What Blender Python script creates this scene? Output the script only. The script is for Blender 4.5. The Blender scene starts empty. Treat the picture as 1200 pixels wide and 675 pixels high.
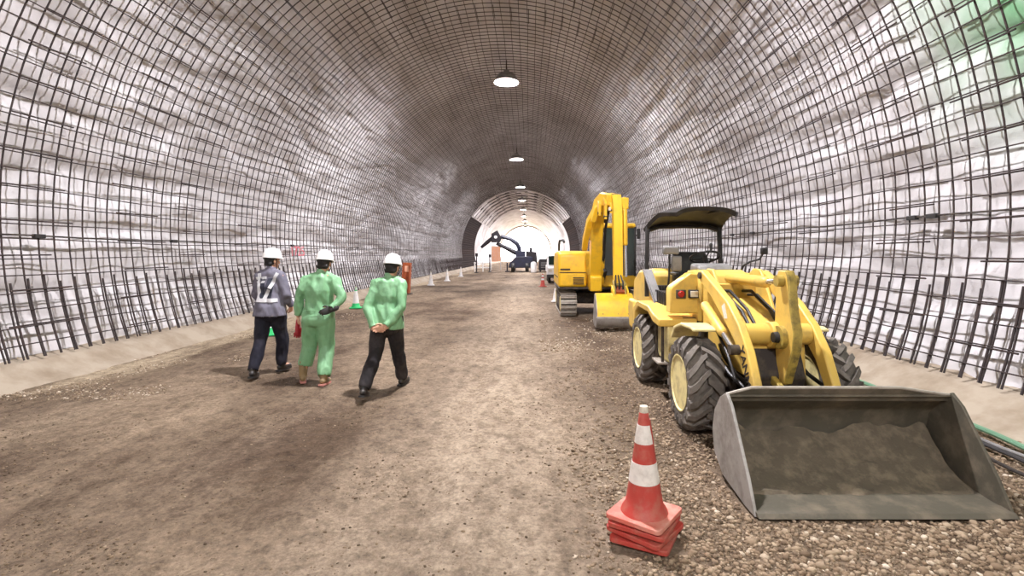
import bpy, bmesh, math, random
import numpy as np
from mathutils import Vector, Matrix, noise, bvhtree

S = bpy.context.scene
COL = S.collection
random.seed(7)
RNG = np.random.default_rng(11)
R = math.radians
V = Vector

# ------------------------------------------------------------------ camera, sky, exposure
CAM_H = 1.7
cam_data = bpy.data.cameras.new('camera')
cam_data.sensor_width = 36.0
cam_data.lens = 18.0                      # 600 px focal length on a 1200 px frame
cam_data.shift_x = -20 / 1200
cam_data.shift_y = -39.5 / 1200
cam_data.clip_start = 0.05
cam_data.clip_end = 400
cam = bpy.data.objects.new('camera', cam_data)
COL.objects.link(cam)
cam.location = (0, 0, CAM_H)
cam.rotation_euler = (R(90), 0, 0)
S.camera = cam

world = bpy.data.worlds.new('overcast_sky')
S.world = world
world.use_nodes = True
bg = world.node_tree.nodes['Background']
bg.inputs['Color'].default_value = (1.0, 0.965, 0.975, 1)
bg.inputs['Strength'].default_value = 4.6

S.view_settings.view_transform = 'Standard'
S.view_settings.look = 'None'
S.view_settings.gamma = 1.0
S.view_settings.use_curve_mapping = False
S.view_settings.exposure = 1.1
S.cycles.use_denoising = True
S.cycles.max_bounces = 10
S.cycles.diffuse_bounces = 6
S.cycles.sample_clamp_indirect = 6.0
LAMP_STRENGTH = 1950.0

# ------------------------------------------------------------------ materials
def lin(c):
    return tuple(((x / 255) / 12.92 if x / 255 <= .04045 else ((x / 255 + .055) / 1.055) ** 2.4) for x in c) + (1,)

def mat(name, col, rough=.6, metal=0.0, dirt=None, amount=.4, scale=4.0, bump=0.0, bscale=40.0, spec=.5, detail=6):
    m = bpy.data.materials.new(name)
    m.use_nodes = True
    nt = m.node_tree
    b = nt.nodes['Principled BSDF']
    b.inputs['Roughness'].default_value = rough
    b.inputs['Metallic'].default_value = metal
    b.inputs['Specular IOR Level'].default_value = spec
    b.inputs['Base Color'].default_value = lin(col)
    tc = nt.nodes.new('ShaderNodeTexCoord')
    if dirt is not None:
        n = nt.nodes.new('ShaderNodeTexNoise')
        n.inputs['Scale'].default_value = scale
        n.inputs['Detail'].default_value = detail
        n.inputs['Roughness'].default_value = .65
        nt.links.new(tc.outputs['Object'], n.inputs['Vector'])
        r = nt.nodes.new('ShaderNodeValToRGB')
        r.color_ramp.elements[0].position = .5 - amount * .5
        r.color_ramp.elements[1].position = .5 - amount * .5 + .35
        r.color_ramp.elements[0].color = lin(col)
        r.color_ramp.elements[1].color = lin(dirt)
        # noise above the threshold shows the dirt colour
        r.color_ramp.elements[0].position = max(0.0, .62 - amount * .4)
        r.color_ramp.elements[1].position = min(1.0, .62 - amount * .4 + .3)
        nt.links.new(n.outputs['Fac'], r.inputs['Fac'])
        nt.links.new(r.outputs['Color'], b.inputs['Base Color'])
    if bump:
        n2 = nt.nodes.new('ShaderNodeTexNoise')
        n2.inputs['Scale'].default_value = bscale
        n2.inputs['Detail'].default_value = 4
        nt.links.new(tc.outputs['Object'], n2.inputs['Vector'])
        bp = nt.nodes.new('ShaderNodeBump')
        bp.inputs['Strength'].default_value = bump
        bp.inputs['Distance'].default_value = .01
        nt.links.new(n2.outputs['Fac'], bp.inputs['Height'])
        nt.links.new(bp.outputs['Normal'], b.inputs['Normal'])
    return m

def emit(name, col, strength):
    m = bpy.data.materials.new(name)
    m.use_nodes = True
    nt = m.node_tree
    b = nt.nodes['Principled BSDF']
    b.inputs['Base Color'].default_value = (.8, .8, .8, 1)
    b.inputs['Emission Color'].default_value = lin(col)
    b.inputs['Emission Strength'].default_value = strength
    return m

M = {}
M['yellow'] = mat('loader_yellow_paint', (220, 184, 88), .45, 0, (176, 146, 84), .35, 5, .05, 60)
M['yellow2'] = mat('excavator_yellow_paint', (240, 190, 40), .42, 0, (190, 150, 60), .35, 3, .04, 60)
M['cream'] = mat('wheel_rim_cream_paint', (226, 212, 150), .5, 0, (150, 132, 96), .4, 7)
M['tire'] = mat('dusty_tire_rubber', (112, 105, 96), .85, 0, (66, 61, 56), .45, 9, .2, 70)
M['black'] = mat('black_plastic', (30, 28, 27), .5, 0, (62, 58, 54), .3, 8)
M['dark'] = mat('dark_dusty_steel', (52, 46, 42), .6, .2, (96, 84, 68), .4, 8)
M['grease'] = mat('greasy_worn_paint', (170, 146, 66), .55, 0, (60, 54, 36), .45, 11)
M['grey'] = mat('grey_plastic', (132, 130, 128), .5, 0, (98, 96, 92), .4, 6)
M['chrome'] = mat('chromed_rod', (200, 200, 200), .2, .9)
M['bucket_in'] = mat('dusty_bucket_inside', (82, 77, 64), .7, .1, (124, 112, 94), .42, 4.5, .35, 30)
M['bucket_out'] = mat('worn_bucket_steel', (168, 164, 158), .5, .3, (118, 112, 104), .45, 6, .1, 50)
M['soil'] = mat('dry_soil_in_bucket', (94, 85, 70), .95, 0, (136, 122, 101), .38, 8, .6, 40)
M['steel'] = mat('worn_bright_steel', (172, 164, 152), .5, .2, (122, 112, 98), .4, 8)
M['glass'] = mat('dark_green_glass', (20, 40, 34), .08, 0, None, spec=.8)
M['rebar'] = mat('dark_rebar_steel', (58, 50, 49), .65, .3, (84, 66, 58), .4, 3)
M['concrete'] = mat('pale_dusty_concrete', (170, 157, 138), .85, 0, (134, 118, 97), .5, 1.6, .4, 18)
M['orange'] = mat('cone_orange_red_plastic', (178, 62, 52), .55, 0, (172, 112, 94), .42, 9, .03, 60)
M['conebase'] = mat('faded_cone_base_plastic', (204, 104, 88), .65, 0, (206, 158, 140), .45, 7)
M['reflect'] = mat('white_reflective_band', (228, 222, 214), .4, 0, (186, 178, 168), .35, 12)
M['conecap'] = mat('dirty_white_cap', (214, 206, 188), .6, 0, (150, 138, 116), .4, 20)
M['green'] = mat('green_cone_plastic', (44, 190, 110), .5)
M['white'] = mat('white_plastic', (228, 226, 224), .45, 0, (196, 190, 184), .3, 6)
M['helmet'] = mat('white_helmet_shell', (238, 236, 232), .3, 0, (214, 210, 206), .3, 6)
M['skin'] = mat('skin', (206, 158, 130), .55, 0, (190, 136, 110), .4, 9)
M['hair'] = mat('dark_hair', (26, 22, 20), .6, 0, None, bump=.4, bscale=120)
M['greencloth'] = mat('green_work_cloth', (124, 172, 128), .5, 0, (100, 150, 106), .4, 5, .2, 60, .5)
M['navy'] = mat('dark_trouser_cloth', (34, 34, 44), .8, 0, (52, 50, 56), .4, 4, .1, 200, .2)
M['charcoal'] = mat('charcoal_trouser_cloth', (40, 37, 38), .8, 0, (74, 68, 66), .4, 3, .1, 200, .2)
M['greyjacket'] = mat('grey_jacket_cloth', (116, 114, 126), .75, 0, (92, 90, 104), .4, 4, .15, 90, .2)
M['vest'] = mat('dark_vest_mesh', (44, 46, 60), .8)
M['strap'] = mat('silver_reflective_tape', (204, 204, 206), .35, .1, (170, 170, 172), .4, 12)
M['boot'] = mat('khaki_rubber_boot', (142, 120, 84), .6, 0, (110, 92, 66), .4, 9)
M['shoe'] = mat('black_shoe_leather', (30, 28, 28), .45, 0, (80, 70, 58), .4, 14)
M['glove'] = mat('dark_work_glove', (48, 46, 44), .8)
M['redglove'] = mat('red_rubber_glove', (160, 34, 44), .5, 0, (130, 24, 34), .4, 10)
M['redlamp'] = mat('red_lamp_lens', (170, 44, 38), .2)
M['pinklamp'] = mat('clear_lamp_lens', (206, 198, 180), .15)
M['rust'] = mat('rust_orange_steel', (176, 92, 50), .7, .1, (120, 58, 36), .5, 5)
M['rig'] = mat('dark_blue_rig_paint', (30, 34, 58), .5, 0, (24, 24, 34), .5, 3)
M['rigdark'] = mat('rig_dark_steel', (40, 36, 40), .6, .2)
M['banner'] = mat('haze_paled_orange_sheet', (240, 176, 140), .7, 0, (240, 204, 180), .4, 3)  # orange lightened to put the far haze into the colour
M['hosegreen'] = mat('green_hose_rubber', (96, 138, 108), .5)
M['hoseblack'] = mat('black_cable_rubber', (44, 42, 42), .6)
M['ink'] = mat('dark_lettering', (46, 38, 34), .6)
M['redpaint'] = mat('red_spray_paint', (206, 92, 104), .7, 0, (232, 170, 176), .4, 8)
M['sticker'] = mat('white_sticker', (228, 222, 214), .4, 0, (212, 170, 160), .35, 60)

# ------------------------------------------------------------------ mesh helpers
class MB:
    def __init__(s):
        s.v = []; s.f = []
    def add(s, vs, fs):
        o = len(s.v)
        s.v += [tuple(p) for p in vs]
        s.f += [tuple(i + o for i in f) for f in fs]
        return s
    def box(s, x0, x1, y0, y1, z0, z1, rot=None, c=None):
        vs = [V((x, y, z)) for x in (x0, x1) for y in (y0, y1) for z in (z0, z1)]
        if rot is not None:
            c = V(c) if c is not None else V(((x0 + x1) / 2, (y0 + y1) / 2, (z0 + z1) / 2))
            vs = [rot @ (p - c) + c for p in vs]
        return s.add(vs, [(0, 1, 3, 2), (4, 6, 7, 5), (0, 4, 5, 1), (2, 3, 7, 6), (0, 2, 6, 4), (1, 5, 7, 3)])
    def prism(s, prof, axis, a, b):
        n = len(prof)
        area = sum(prof[i][0] * prof[(i + 1) % n][1] - prof[(i + 1) % n][0] * prof[i][1] for i in range(n))
        if area < 0: prof = prof[::-1]
        if a > b: a, b = b, a
        def P(p, t):
            return (t, p[0], p[1]) if axis == 'X' else ((p[1], t, p[0]) if axis == 'Y' else (p[0], p[1], t))
        vs = [P(p, a) for p in prof] + [P(p, b) for p in prof]
        fs = [tuple(range(n - 1, -1, -1)), tuple(range(n, 2 * n))]
        fs += [(i, (i + 1) % n, (i + 1) % n + n, i + n) for i in range(n)]
        return s.add(vs, fs)
    def prism_xz(s, prof, y0, y1):                      # profile points given as (x, z)
        return s.prism([(p[1], p[0]) for p in prof], 'Y', y0, y1)
    def tube(s, pts, r, seg=8, sx=1.0, sy=1.0, up=None, round_ends=False):
        pts = [V(p) for p in pts]
        n = len(pts)
        rs = list(r) if hasattr(r, '__len__') else [r] * n
        if round_ends:
            d0 = (pts[0] - pts[1]).normalized(); d1 = (pts[-1] - pts[-2]).normalized()
            ra, rb = rs[0], rs[-1]
            pre = [(pts[0] + d0 * ra * math.sin(a), ra * max(.05, math.cos(a))) for a in (1.5, 1.1, .6)]
            post = [(pts[-1] + d1 * rb * math.sin(a), rb * max(.05, math.cos(a))) for a in (.6, 1.1, 1.5)]
            pts = [p for p, _ in pre] + pts + [p for p, _ in post]
            rs = [q for _, q in pre] + rs + [q for _, q in post]
            n = len(pts)
        ref = V(up) if up is not None else None
        prev = None; vs = []
        for i in range(n):
            t = (pts[min(i + 1, n - 1)] - pts[max(i - 1, 0)])
            t = t.normalized() if t.length > 1e-9 else V((0, 0, 1))
            if prev is None:
                q = ref if ref is not None else (V((0, 0, 1)) if abs(t.z) < .9 else V((1, 0, 0)))
            else:
                q = ref if ref is not None else prev
            a = (q - t * q.dot(t))
            if a.length < 1e-6: a = t.orthogonal()
            a.normalize(); prev = a
            b = t.cross(a)
            for k in range(seg):
                an = 2 * math.pi * k / seg
                vs.append(pts[i] + a * (math.cos(an) * rs[i] * sx) + b * (math.sin(an) * rs[i] * sy))
        fs = []
        for i in range(n - 1):
            for k in range(seg):
                k2 = (k + 1) % seg
                fs.append((i * seg + k, i * seg + k2, (i + 1) * seg + k2, (i + 1) * seg + k))
        fs.append(tuple(range(seg - 1, -1, -1)))
        fs.append(tuple((n - 1) * seg + k for k in range(seg)))
        return s.add(vs, fs)
    def lathe(s, prof, c=(0, 0, 0), axis='Z', seg=24, close=False):
        # prof: (radius, height along the axis)
        vs = []; n = len(prof); c = V(c)
        for r, h in prof:
            for k in range(seg):
                a = 2 * math.pi * k / seg
                p = (r * math.cos(a), r * math.sin(a), h)
                if axis == 'X': p = (h, p[0], p[1])
                if axis == 'Y': p = (p[1], h, p[0])
                vs.append(c + V(p))
        fs = []
        for i in range(n if close else n - 1):
            j = (i + 1) % n
            for k in range(seg):
                k2 = (k + 1) % seg
                fs.append((i * seg + k, i * seg + k2, j * seg + k2, j * seg + k))
        if not close:
            fs.append(tuple(range(seg - 1, -1, -1)))
            fs.append(tuple((n - 1) * seg + k for k in range(seg)))
        return s.add(vs, fs)
    def ell(s, c, r, rot=None, nu=16, nv=10):
        c = V(c); vs = [V((0, 0, r[2]))]
        for j in range(1, nv):
            th = math.pi * j / nv
            for i in range(nu):
                ph = 2 * math.pi * i / nu
                vs.append(V((r[0] * math.sin(th) * math.cos(ph), r[1] * math.sin(th) * math.sin(ph), r[2] * math.cos(th))))
        vs.append(V((0, 0, -r[2])))
        if rot is not None: vs = [rot @ p for p in vs]
        vs = [p + c for p in vs]
        fs = [(0, 1 + i, 1 + (i + 1) % nu) for i in range(nu)]
        for j in range(nv - 2):
            for i in range(nu):
                a = 1 + j * nu + i; b = 1 + j * nu + (i + 1) % nu
                fs.append((a, a + nu, b + nu, b))
        l = len(vs) - 1; o = 1 + (nv - 2) * nu
        fs += [(l, o + (i + 1) % nu, o + i) for i in range(nu)]
        return s.add(vs, fs)
    def mesh(s, name, org=(0, 0, 0), angle=40, fix=True):
        me = bpy.data.meshes.new(name)
        o = V(org)
        me.from_pydata([V(p) - o for p in s.v], [], s.f)
        if fix:
            bm = bmesh.new(); bm.from_mesh(me)
            bmesh.ops.recalc_face_normals(bm, faces=bm.faces)
            bm.to_mesh(me); bm.free()
        me.shade_smooth()
        me.set_sharp_from_angle(angle=R(angle))
        return me
    def build(s, name, m, parent=None, bevel=0, angle=40, label=None):
        org = ORG.get(parent.name, (0, 0, 0)) if parent else (0, 0, 0)
        me = s.mesh(name, org, angle)
        return put(name, me, m, parent, bevel, label)

ORG = {}
def put(name, me, m, parent=None, bevel=0, label=None):
    o = bpy.data.objects.new(name, me)
    COL.objects.link(o)
    if m is not None and not me.materials: me.materials.append(m)
    if parent:
        o.parent = parent
        if parent.name in ORG: ORG[o.name] = ORG[parent.name]
    if bevel:
        b = o.modifiers.new('bevel', 'BEVEL')
        b.width = bevel; b.segments = 2; b.limit_method = 'ANGLE'; b.angle_limit = R(35)
    if label: o['label'] = label
    return o

def thing(name, label, cat, loc=(0, 0, 0), rotz=0, group=None, local=False):
    o = bpy.data.objects.new(name, None)
    COL.objects.link(o)
    o.empty_display_size = .1
    o.location = loc; o.rotation_euler = (0, 0, rotz)
    o['label'] = label; o['category'] = cat; o['kind'] = 'thing'
    if group: o['group'] = group
    ORG[o.name] = (0, 0, 0) if local else tuple(loc)
    return o

def tag(o, label, cat, group=None, kind='thing'):
    o['label'] = label; o['category'] = cat; o['kind'] = kind
    if group: o['group'] = group
    return o

def dup_tree(o, parent=None):
    c = o.copy(); COL.objects.link(c)
    if parent: c.parent = parent
    for ch in list(o.children): dup_tree(ch, c)
    return c

def at(px, py, Y):                    # the world point at depth Y seen at pixel (px, py)
    return V(((px - 620) * Y / 600, Y, CAM_H - (py - 298) * Y / 600))

def text_mesh(txt, size, extrude, bold=0.0):
    cu = bpy.data.curves.new('lettering', 'FONT')
    cu.body = txt; cu.size = size; cu.extrude = extrude; cu.offset = bold
    cu.align_x = 'CENTER'; cu.align_y = 'CENTER'
    ob = bpy.data.objects.new('lettering_source', cu)
    COL.objects.link(ob)
    dg = bpy.context.evaluated_depsgraph_get()
    me = bpy.data.meshes.new_from_object(ob.evaluated_get(dg), depsgraph=dg)
    bpy.data.objects.remove(ob)
    return me

# vectorised value noise
_T = RNG.random((256, 256))
def vnoise(x, y):
    xi = np.floor(x).astype(int); yi = np.floor(y).astype(int)
    fx = x - xi; fy = y - yi
    fx = fx * fx * (3 - 2 * fx); fy = fy * fy * (3 - 2 * fy)
    a = _T[xi % 256, yi % 256]; b = _T[(xi + 1) % 256, yi % 256]
    c = _T[xi % 256, (yi + 1) % 256]; d = _T[(xi + 1) % 256, (yi + 1) % 256]
    return (a * (1 - fx) + b * fx) * (1 - fy) + (c * (1 - fx) + d * fx) * fy
def fbm(x, y, o=4):
    s = 0; a = .5
    for i in range(o):
        s = s + a * vnoise(x * 2 ** i + 17.3 * i, y * 2 ** i + 5.1 * i); a *= .5
    return s / (1 - .5 ** o)

def grid_mesh(name, P, smooth=True):
    ny, nx = P.shape[:2]
    me = bpy.data.meshes.new(name)
    idx = np.arange(ny * nx).reshape(ny, nx)
    q = np.stack([idx[:-1, :-1], idx[:-1, 1:], idx[1:, 1:], idx[1:, :-1]], -1).reshape(-1, 4)
    me.vertices.add(ny * nx); me.vertices.foreach_set('co', P.reshape(-1).astype(np.float32))
    me.loops.add(q.size); me.loops.foreach_set('vertex_index', q.reshape(-1).astype(np.int32))
    me.polygons.add(len(q)); me.polygons.foreach_set('loop_start', np.arange(0, q.size, 4, dtype=np.int32))
    me.update(calc_edges=True); me.validate()
    if smooth: me.shade_smooth()
    return me

# ------------------------------------------------------------------ tunnel shell
XC, ZC, RM, RB = -.9, 2.3, 6.42, 6.22       # axis, centre height, membrane radius, rebar radius
PHI0 = R(109)
PHIC = R(55)
def arc(phi, r): return (XC + r * math.sin(phi), ZC + r * math.cos(phi))

def axis_steps(spec):
    out = []
    for a, b, st in spec:
        n = max(1, round((b - a) / st)); out += [a + (b - a) * i / n for i in range(n)]
    return np.array(out + [spec[-1][1]])

def membrane_material():
    m = mat('white_tunnel_membrane', (226, 223, 224), .42, 0, None, spec=.4)
    nt = m.node_tree; b = nt.nodes['Principled BSDF']
    tc = nt.nodes.new('ShaderNodeTexCoord')
    mp = nt.nodes.new('ShaderNodeMapping'); mp.inputs['Scale'].default_value = (.9, .35, .9)
    nt.links.new(tc.outputs['Object'], mp.inputs['Vector'])
    n = nt.nodes.new('ShaderNodeTexNoise'); n.inputs['Scale'].default_value = 1.0; n.inputs['Detail'].default_value = 8
    nt.links.new(mp.outputs['Vector'], n.inputs['Vector'])
    r = nt.nodes.new('ShaderNodeValToRGB')
    r.color_ramp.elements[0].position = .35; r.color_ramp.elements[0].color = lin((220, 218, 219))
    r.color_ramp.elements[1].position = .72; r.color_ramp.elements[1].color = lin((180, 175, 173))
    nt.links.new(n.outputs['Fac'], r.inputs['Fac'])
    # a green tint on the sheet high on the right beside the camera
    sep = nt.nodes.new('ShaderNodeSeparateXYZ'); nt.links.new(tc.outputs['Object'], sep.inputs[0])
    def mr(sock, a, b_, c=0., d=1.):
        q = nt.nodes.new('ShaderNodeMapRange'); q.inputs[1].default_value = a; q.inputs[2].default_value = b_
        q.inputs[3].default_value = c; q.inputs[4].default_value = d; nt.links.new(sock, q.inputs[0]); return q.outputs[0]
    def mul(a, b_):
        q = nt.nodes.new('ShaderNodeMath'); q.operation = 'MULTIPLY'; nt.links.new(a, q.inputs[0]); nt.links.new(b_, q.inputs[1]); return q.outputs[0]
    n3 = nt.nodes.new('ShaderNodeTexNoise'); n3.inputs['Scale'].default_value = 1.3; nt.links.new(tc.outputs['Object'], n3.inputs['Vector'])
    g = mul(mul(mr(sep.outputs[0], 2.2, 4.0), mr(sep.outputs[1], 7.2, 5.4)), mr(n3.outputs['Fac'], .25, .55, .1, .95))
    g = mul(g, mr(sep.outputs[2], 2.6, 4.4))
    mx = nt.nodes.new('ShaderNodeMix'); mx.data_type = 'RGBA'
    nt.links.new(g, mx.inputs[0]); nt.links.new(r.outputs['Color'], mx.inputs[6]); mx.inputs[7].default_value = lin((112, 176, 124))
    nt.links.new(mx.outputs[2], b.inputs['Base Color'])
    n2 = nt.nodes.new('ShaderNodeTexNoise'); n2.inputs['Scale'].default_value = 7; n2.inputs['Detail'].default_value = 5
    nt.links.new(tc.outputs['Object'], n2.inputs['Vector'])
    bp = nt.nodes.new('ShaderNodeBump'); bp.inputs['Strength'].default_value = .35; bp.inputs['Distance'].default_value = .03
    nt.links.new(n2.outputs['Fac'], bp.inputs['Height']); nt.links.new(bp.outputs['Normal'], b.inputs['Normal'])
    return m
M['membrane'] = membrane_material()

def shell(name, pa, pb, n):
    ph = np.linspace(pa, pb, n)
    ys = axis_steps([(-12, 2, .5), (2, 18, .085), (18, 34, .16), (34, 52, .35), (52, 80, .18), (80, 124, .5)])
    PH, YY = np.meshgrid(ph, ys)
    U = np.abs(PH) * RM                                  # arc length from the crown down each side
    sgn = np.where(PH > 0, 31.7, 0.0)
    warp = 1.5 * fbm(YY * .16 + sgn, U * .25) + .5 * fbm(YY * .5 + sgn, U * .5 + 9)
    t = U / 1.15 + warp
    t = t - np.floor(t)
    pillow = t * np.maximum(1 - t, 0) ** .45 * 1.75      # sags between anchor lines, fuller at its lower edge
    amp = .15 * (.3 + .95 * fbm(YY * .3 + sgn + 40, U * .6))
    wr = fbm(YY * 1.4 + sgn, U * 3.2, 4) - .5
    wr2 = np.abs(fbm(YY * .9 + 50 + sgn, U * 2.0 + 3, 3) - .5)
    d = np.clip(amp * pillow + .12 * wr + .16 * wr2 - .055, -.06, .15)
    far = np.clip((YY - 53) / 1.5, 0, 1) * np.where(YY > 66.5, 1, np.clip((R(57) - np.abs(PH)) / .04, 0, 1))
    fold = .42 * np.abs(fbm(YY * .55 + sgn, U * .22 + 4, 3) - .5) * 2 + .12 * (fbm(YY * 1.3 + sgn, U * .5 + 8, 3) - .5)
    d = d * (1 - far) + far * fold * np.where(YY > 84, .5, 1.0)
    rr = RM - d
    P = np.stack([XC + rr * np.sin(PH), YY, ZC + rr * np.cos(PH)], -1)
    o = put(name, grid_mesh(name, P), M['membrane'])
    o['kind'] = 'structure'
    return o
wall_left = shell('wall_left', -PHI0 - .03, -PHIC, 90)
ceiling = shell('ceiling', -PHIC, PHIC, 170)
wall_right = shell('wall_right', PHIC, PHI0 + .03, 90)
light_cap_back = MB().prism_xz([arc(PHI0 * (1 - 2 * i / 40), 6.8) for i in range(41)], -12.3, -12).build('light_cap_back', M['concrete'])  # unseen cap added behind the camera to keep sky light out
light_cap_back['kind'] = 'structure'
portal = MB()
pr = [arc(PHI0 * (1 - 2 * i / 40), 6.1) for i in range(41)] + [arc(PHI0 * (-1 + 2 * i / 40), 7.2) for i in range(41)]
portal.prism_xz(pr, 124, 124.8)
trim = portal.build('trim_1', M['concrete']); trim['kind'] = 'structure'

def footing(name, side):
    ys = axis_steps([(-12, 2, 1), (2, 20, .12), (20, 60, .4), (60, 124, 2)])
    if side < 0: prof = [(-7.25, .34), (-6.95, .27), (-6.80, .23), (-6.70, .16), (-6.60, .08), (-6.48, .02), (-6.3, -.06)]
    else: prof = [(5.40, .34), (5.12, .25), (4.98, .22), (4.84, .15), (4.70, .08), (4.54, .02), (4.35, -.06)]
    P = np.zeros((len(ys), len(prof), 3))
    for j, (x, z) in enumerate(prof):
        n = fbm(ys * .8 + j * .4, np.full_like(ys, 3.3 + side)) - .5
        n2 = fbm(ys * 3 + j * 2.4, np.full_like(ys, 8.3 + side)) - .5
        P[:, j, 0] = x + (.22 * n if j > 2 else 0.0); P[:, j, 1] = ys; P[:, j, 2] = z + (.03 * n2 if j > 0 else 0)
    if side > 0: P = P[:, ::-1]
    o = put(name, grid_mesh(name, P), M['concrete']); o['kind'] = 'structure'
footing('baseboard_left', -1)
footing('baseboard_right', 1)

# ------------------------------------------------------------------ dirt floor and gravel
def floor_h(x, y):
    h = .034 * (fbm(x * 1.6, y * 1.1, 5) - .5) + .026 * (fbm(x * 7, y * 6, 3) - .5)
    for c, w, a in ((-.75, .15, .026), (.35, .15, .024), (-1.9, .2, .022), (-3.4, .25, .018)):
        cc = c + .12 * np.sin(y * .21 + c)
        rut = np.exp(-((x - cc) / w) ** 2)
        h = h - a * rut * (1 + .5 * np.sign(np.sin(y * 34 + np.abs(x - cc) * 26)) * .5)
    return h - .016
def ground_material():
    m = bpy.data.materials.new('brown_dirt_ground'); m.use_nodes = True
    nt = m.node_tree; b = nt.nodes['Principled BSDF']; b.inputs['Roughness'].default_value = .95; b.inputs['Specular IOR Level'].default_value = .2
    L = nt.links.new
    tc = nt.nodes.new('ShaderNodeTexCoord')
    def nz(sc, det, scale=(1, 1, 1), ro=.6):
        mp = nt.nodes.new('ShaderNodeMapping'); mp.inputs['Scale'].default_value = scale
        L(tc.outputs['Object'], mp.inputs['Vector'])
        n = nt.nodes.new('ShaderNodeTexNoise'); n.inputs['Scale'].default_value = sc; n.inputs['Detail'].default_value = det; n.inputs['Roughness'].default_value = ro
        L(mp.outputs['Vector'], n.inputs['Vector']); return n.outputs['Fac']
    def ramp(f, p0, c0, p1, c1):
        r = nt.nodes.new('ShaderNodeValToRGB'); e = r.color_ramp.elements
        e[0].position = p0; e[0].color = c0; e[1].position = p1; e[1].color = c1
        L(f, r.inputs['Fac']); return r.outputs['Color']
    def mix(f, a, c, mode='MIX'):
        x = nt.nodes.new('ShaderNodeMix'); x.data_type = 'RGBA'; x.blend_type = mode
        if isinstance(f, float): x.inputs[0].default_value = f
        else: L(f, x.inputs[0])
        for s_, q in ((6, a), (7, c)):
            if isinstance(q, tuple): x.inputs[s_].default_value = q
            else: L(q, x.inputs[s_])
        return x.outputs[2]
    base = ramp(nz(.55, 9, (1, .55, 1)), .40, lin((100, 83, 67)), .60, lin((154, 135, 113)))
    # paler compacted lane along the middle of the tunnel
    sep = nt.nodes.new('ShaderNodeSeparateXYZ'); L(tc.outputs['Object'], sep.inputs[0])
    ab = nt.nodes.new('ShaderNodeMath'); ab.operation = 'ADD'; ab.inputs[1].default_value = .35; L(sep.outputs[0], ab.inputs[0])
    ab2 = nt.nodes.new('ShaderNodeMath'); ab2.operation = 'ABSOLUTE'; L(ab.outputs[0], ab2.inputs[0])
    mr = nt.nodes.new('ShaderNodeMapRange'); mr.inputs[1].default_value = 1.4; mr.inputs[2].default_value = .2; mr.inputs[3].default_value = 0; mr.inputs[4].default_value = 1
    L(ab2.outputs[0], mr.inputs[0])
    ln = nt.nodes.new('ShaderNodeMath'); ln.operation = 'MULTIPLY'; L(mr.outputs[0], ln.inputs[0]); L(ramp(nz(2.0, 6, (1, .3, 1)), .3, (.35, .35, .35, 1), .6, (1, 1, 1, 1)), ln.inputs[1])
    c1 = mix(ln.outputs[0], base, lin((178, 160, 138)))
    # pale spilled gravel dust along the left edge
    mr2 = nt.nodes.new('ShaderNodeMapRange'); mr2.inputs[1].default_value = -4.6; mr2.inputs[2].default_value = -6.2
    L(sep.outputs[0], mr2.inputs[0])
    ed = nt.nodes.new('ShaderNodeMath'); ed.operation = 'MULTIPLY'; L(mr2.outputs[0], ed.inputs[0])
    st = ramp(nz(.7, 6, (1, .4, 1)), .46, (0, 0, 0, 1), .56, (1, 1, 1, 1)); L(st, ed.inputs[1])
    c1 = mix(ed.outputs[0], c1, lin((196, 178, 150)))
    # damp dark streaks
    c2 = mix(ramp(nz(1.6, 7, (1, .45, 1), .7), .57, (0, 0, 0, 1), .75, (.7, .7, .7, 1)), c1, lin((88, 72, 59)))
    fine = ramp(nz(26, 6, (1, 1, 1), .75), .32, (.5, .5, .5, 1), .70, (1.22, 1.22, 1.22, 1))
    clod = ramp(nz(7.5, 7, (1, .7, 1), .7), .34, (.62, .6, .58, 1), .56, (1.08, 1.08, 1.08, 1))
    c3 = mix(1.0, mix(1.0, c2, clod, 'MULTIPLY'), fine, 'MULTIPLY')
    L(c3, b.inputs['Base Color'])
    bp = nt.nodes.new('ShaderNodeBump'); bp.inputs['Strength'].default_value = 1.0; bp.inputs['Distance'].default_value = .03
    L(nz(30, 8, (1, 1, 1), .7), bp.inputs['Height']); L(bp.outputs['Normal'], b.inputs['Normal'])
    return m
M['ground'] = ground_material()
xs = np.linspace(-7.3, 5.6, 300)
ys = axis_steps([(-12, 2, .5), (2, 8, .03), (8, 20, .07), (20, 60, .3), (60, 124, 2)])
XX, YY = np.meshgrid(xs, ys)
floor = put('floor', grid_mesh('floor', np.stack([XX, YY, floor_h(XX, YY)], -1)), M['ground'])
floor['kind'] = 'structure'
out_g = MB().box(-60, 60, 124.0, 330, -.3, -.02).build('trim_2', M['concrete']); out_g['kind'] = 'structure'

def stone_material():
    m = bpy.data.materials.new('gravel_stones'); m.use_nodes = True
    nt = m.node_tree; b = nt.nodes['Principled BSDF']; b.inputs['Roughness'].default_value = .9; b.inputs['Specular IOR Level'].default_value = .25
    a = nt.nodes.new('ShaderNodeAttribute'); a.attribute_name = 'tone'
    r = nt.nodes.new('ShaderNodeValToRGB'); e = r.color_ramp.elements
    e[0].position = 0; e[0].color = lin((84, 70, 56)); e[1].position = 1; e[1].color = lin((214, 200, 180))
    k = e.new(.45); k.color = lin((134, 114, 92)); k = e.new(.8); k.color = lin((164, 146, 122))
    nt.links.new(a.outputs['Fac'], r.inputs['Fac']); nt.links.new(r.outputs['Color'], b.inputs['Base Color'])
    return m
M['stone'] = stone_material()
t_ = (1 + 5 ** .5) / 2
ICO = np.array([(-1, t_, 0), (1, t_, 0), (-1, -t_, 0), (1, -t_, 0), (0, -1, t_), (0, 1, t_), (0, -1, -t_), (0, 1, -t_), (t_, 0, -1), (t_, 0, 1), (-t_, 0, -1), (-t_, 0, 1)]) / 1.9
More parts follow.
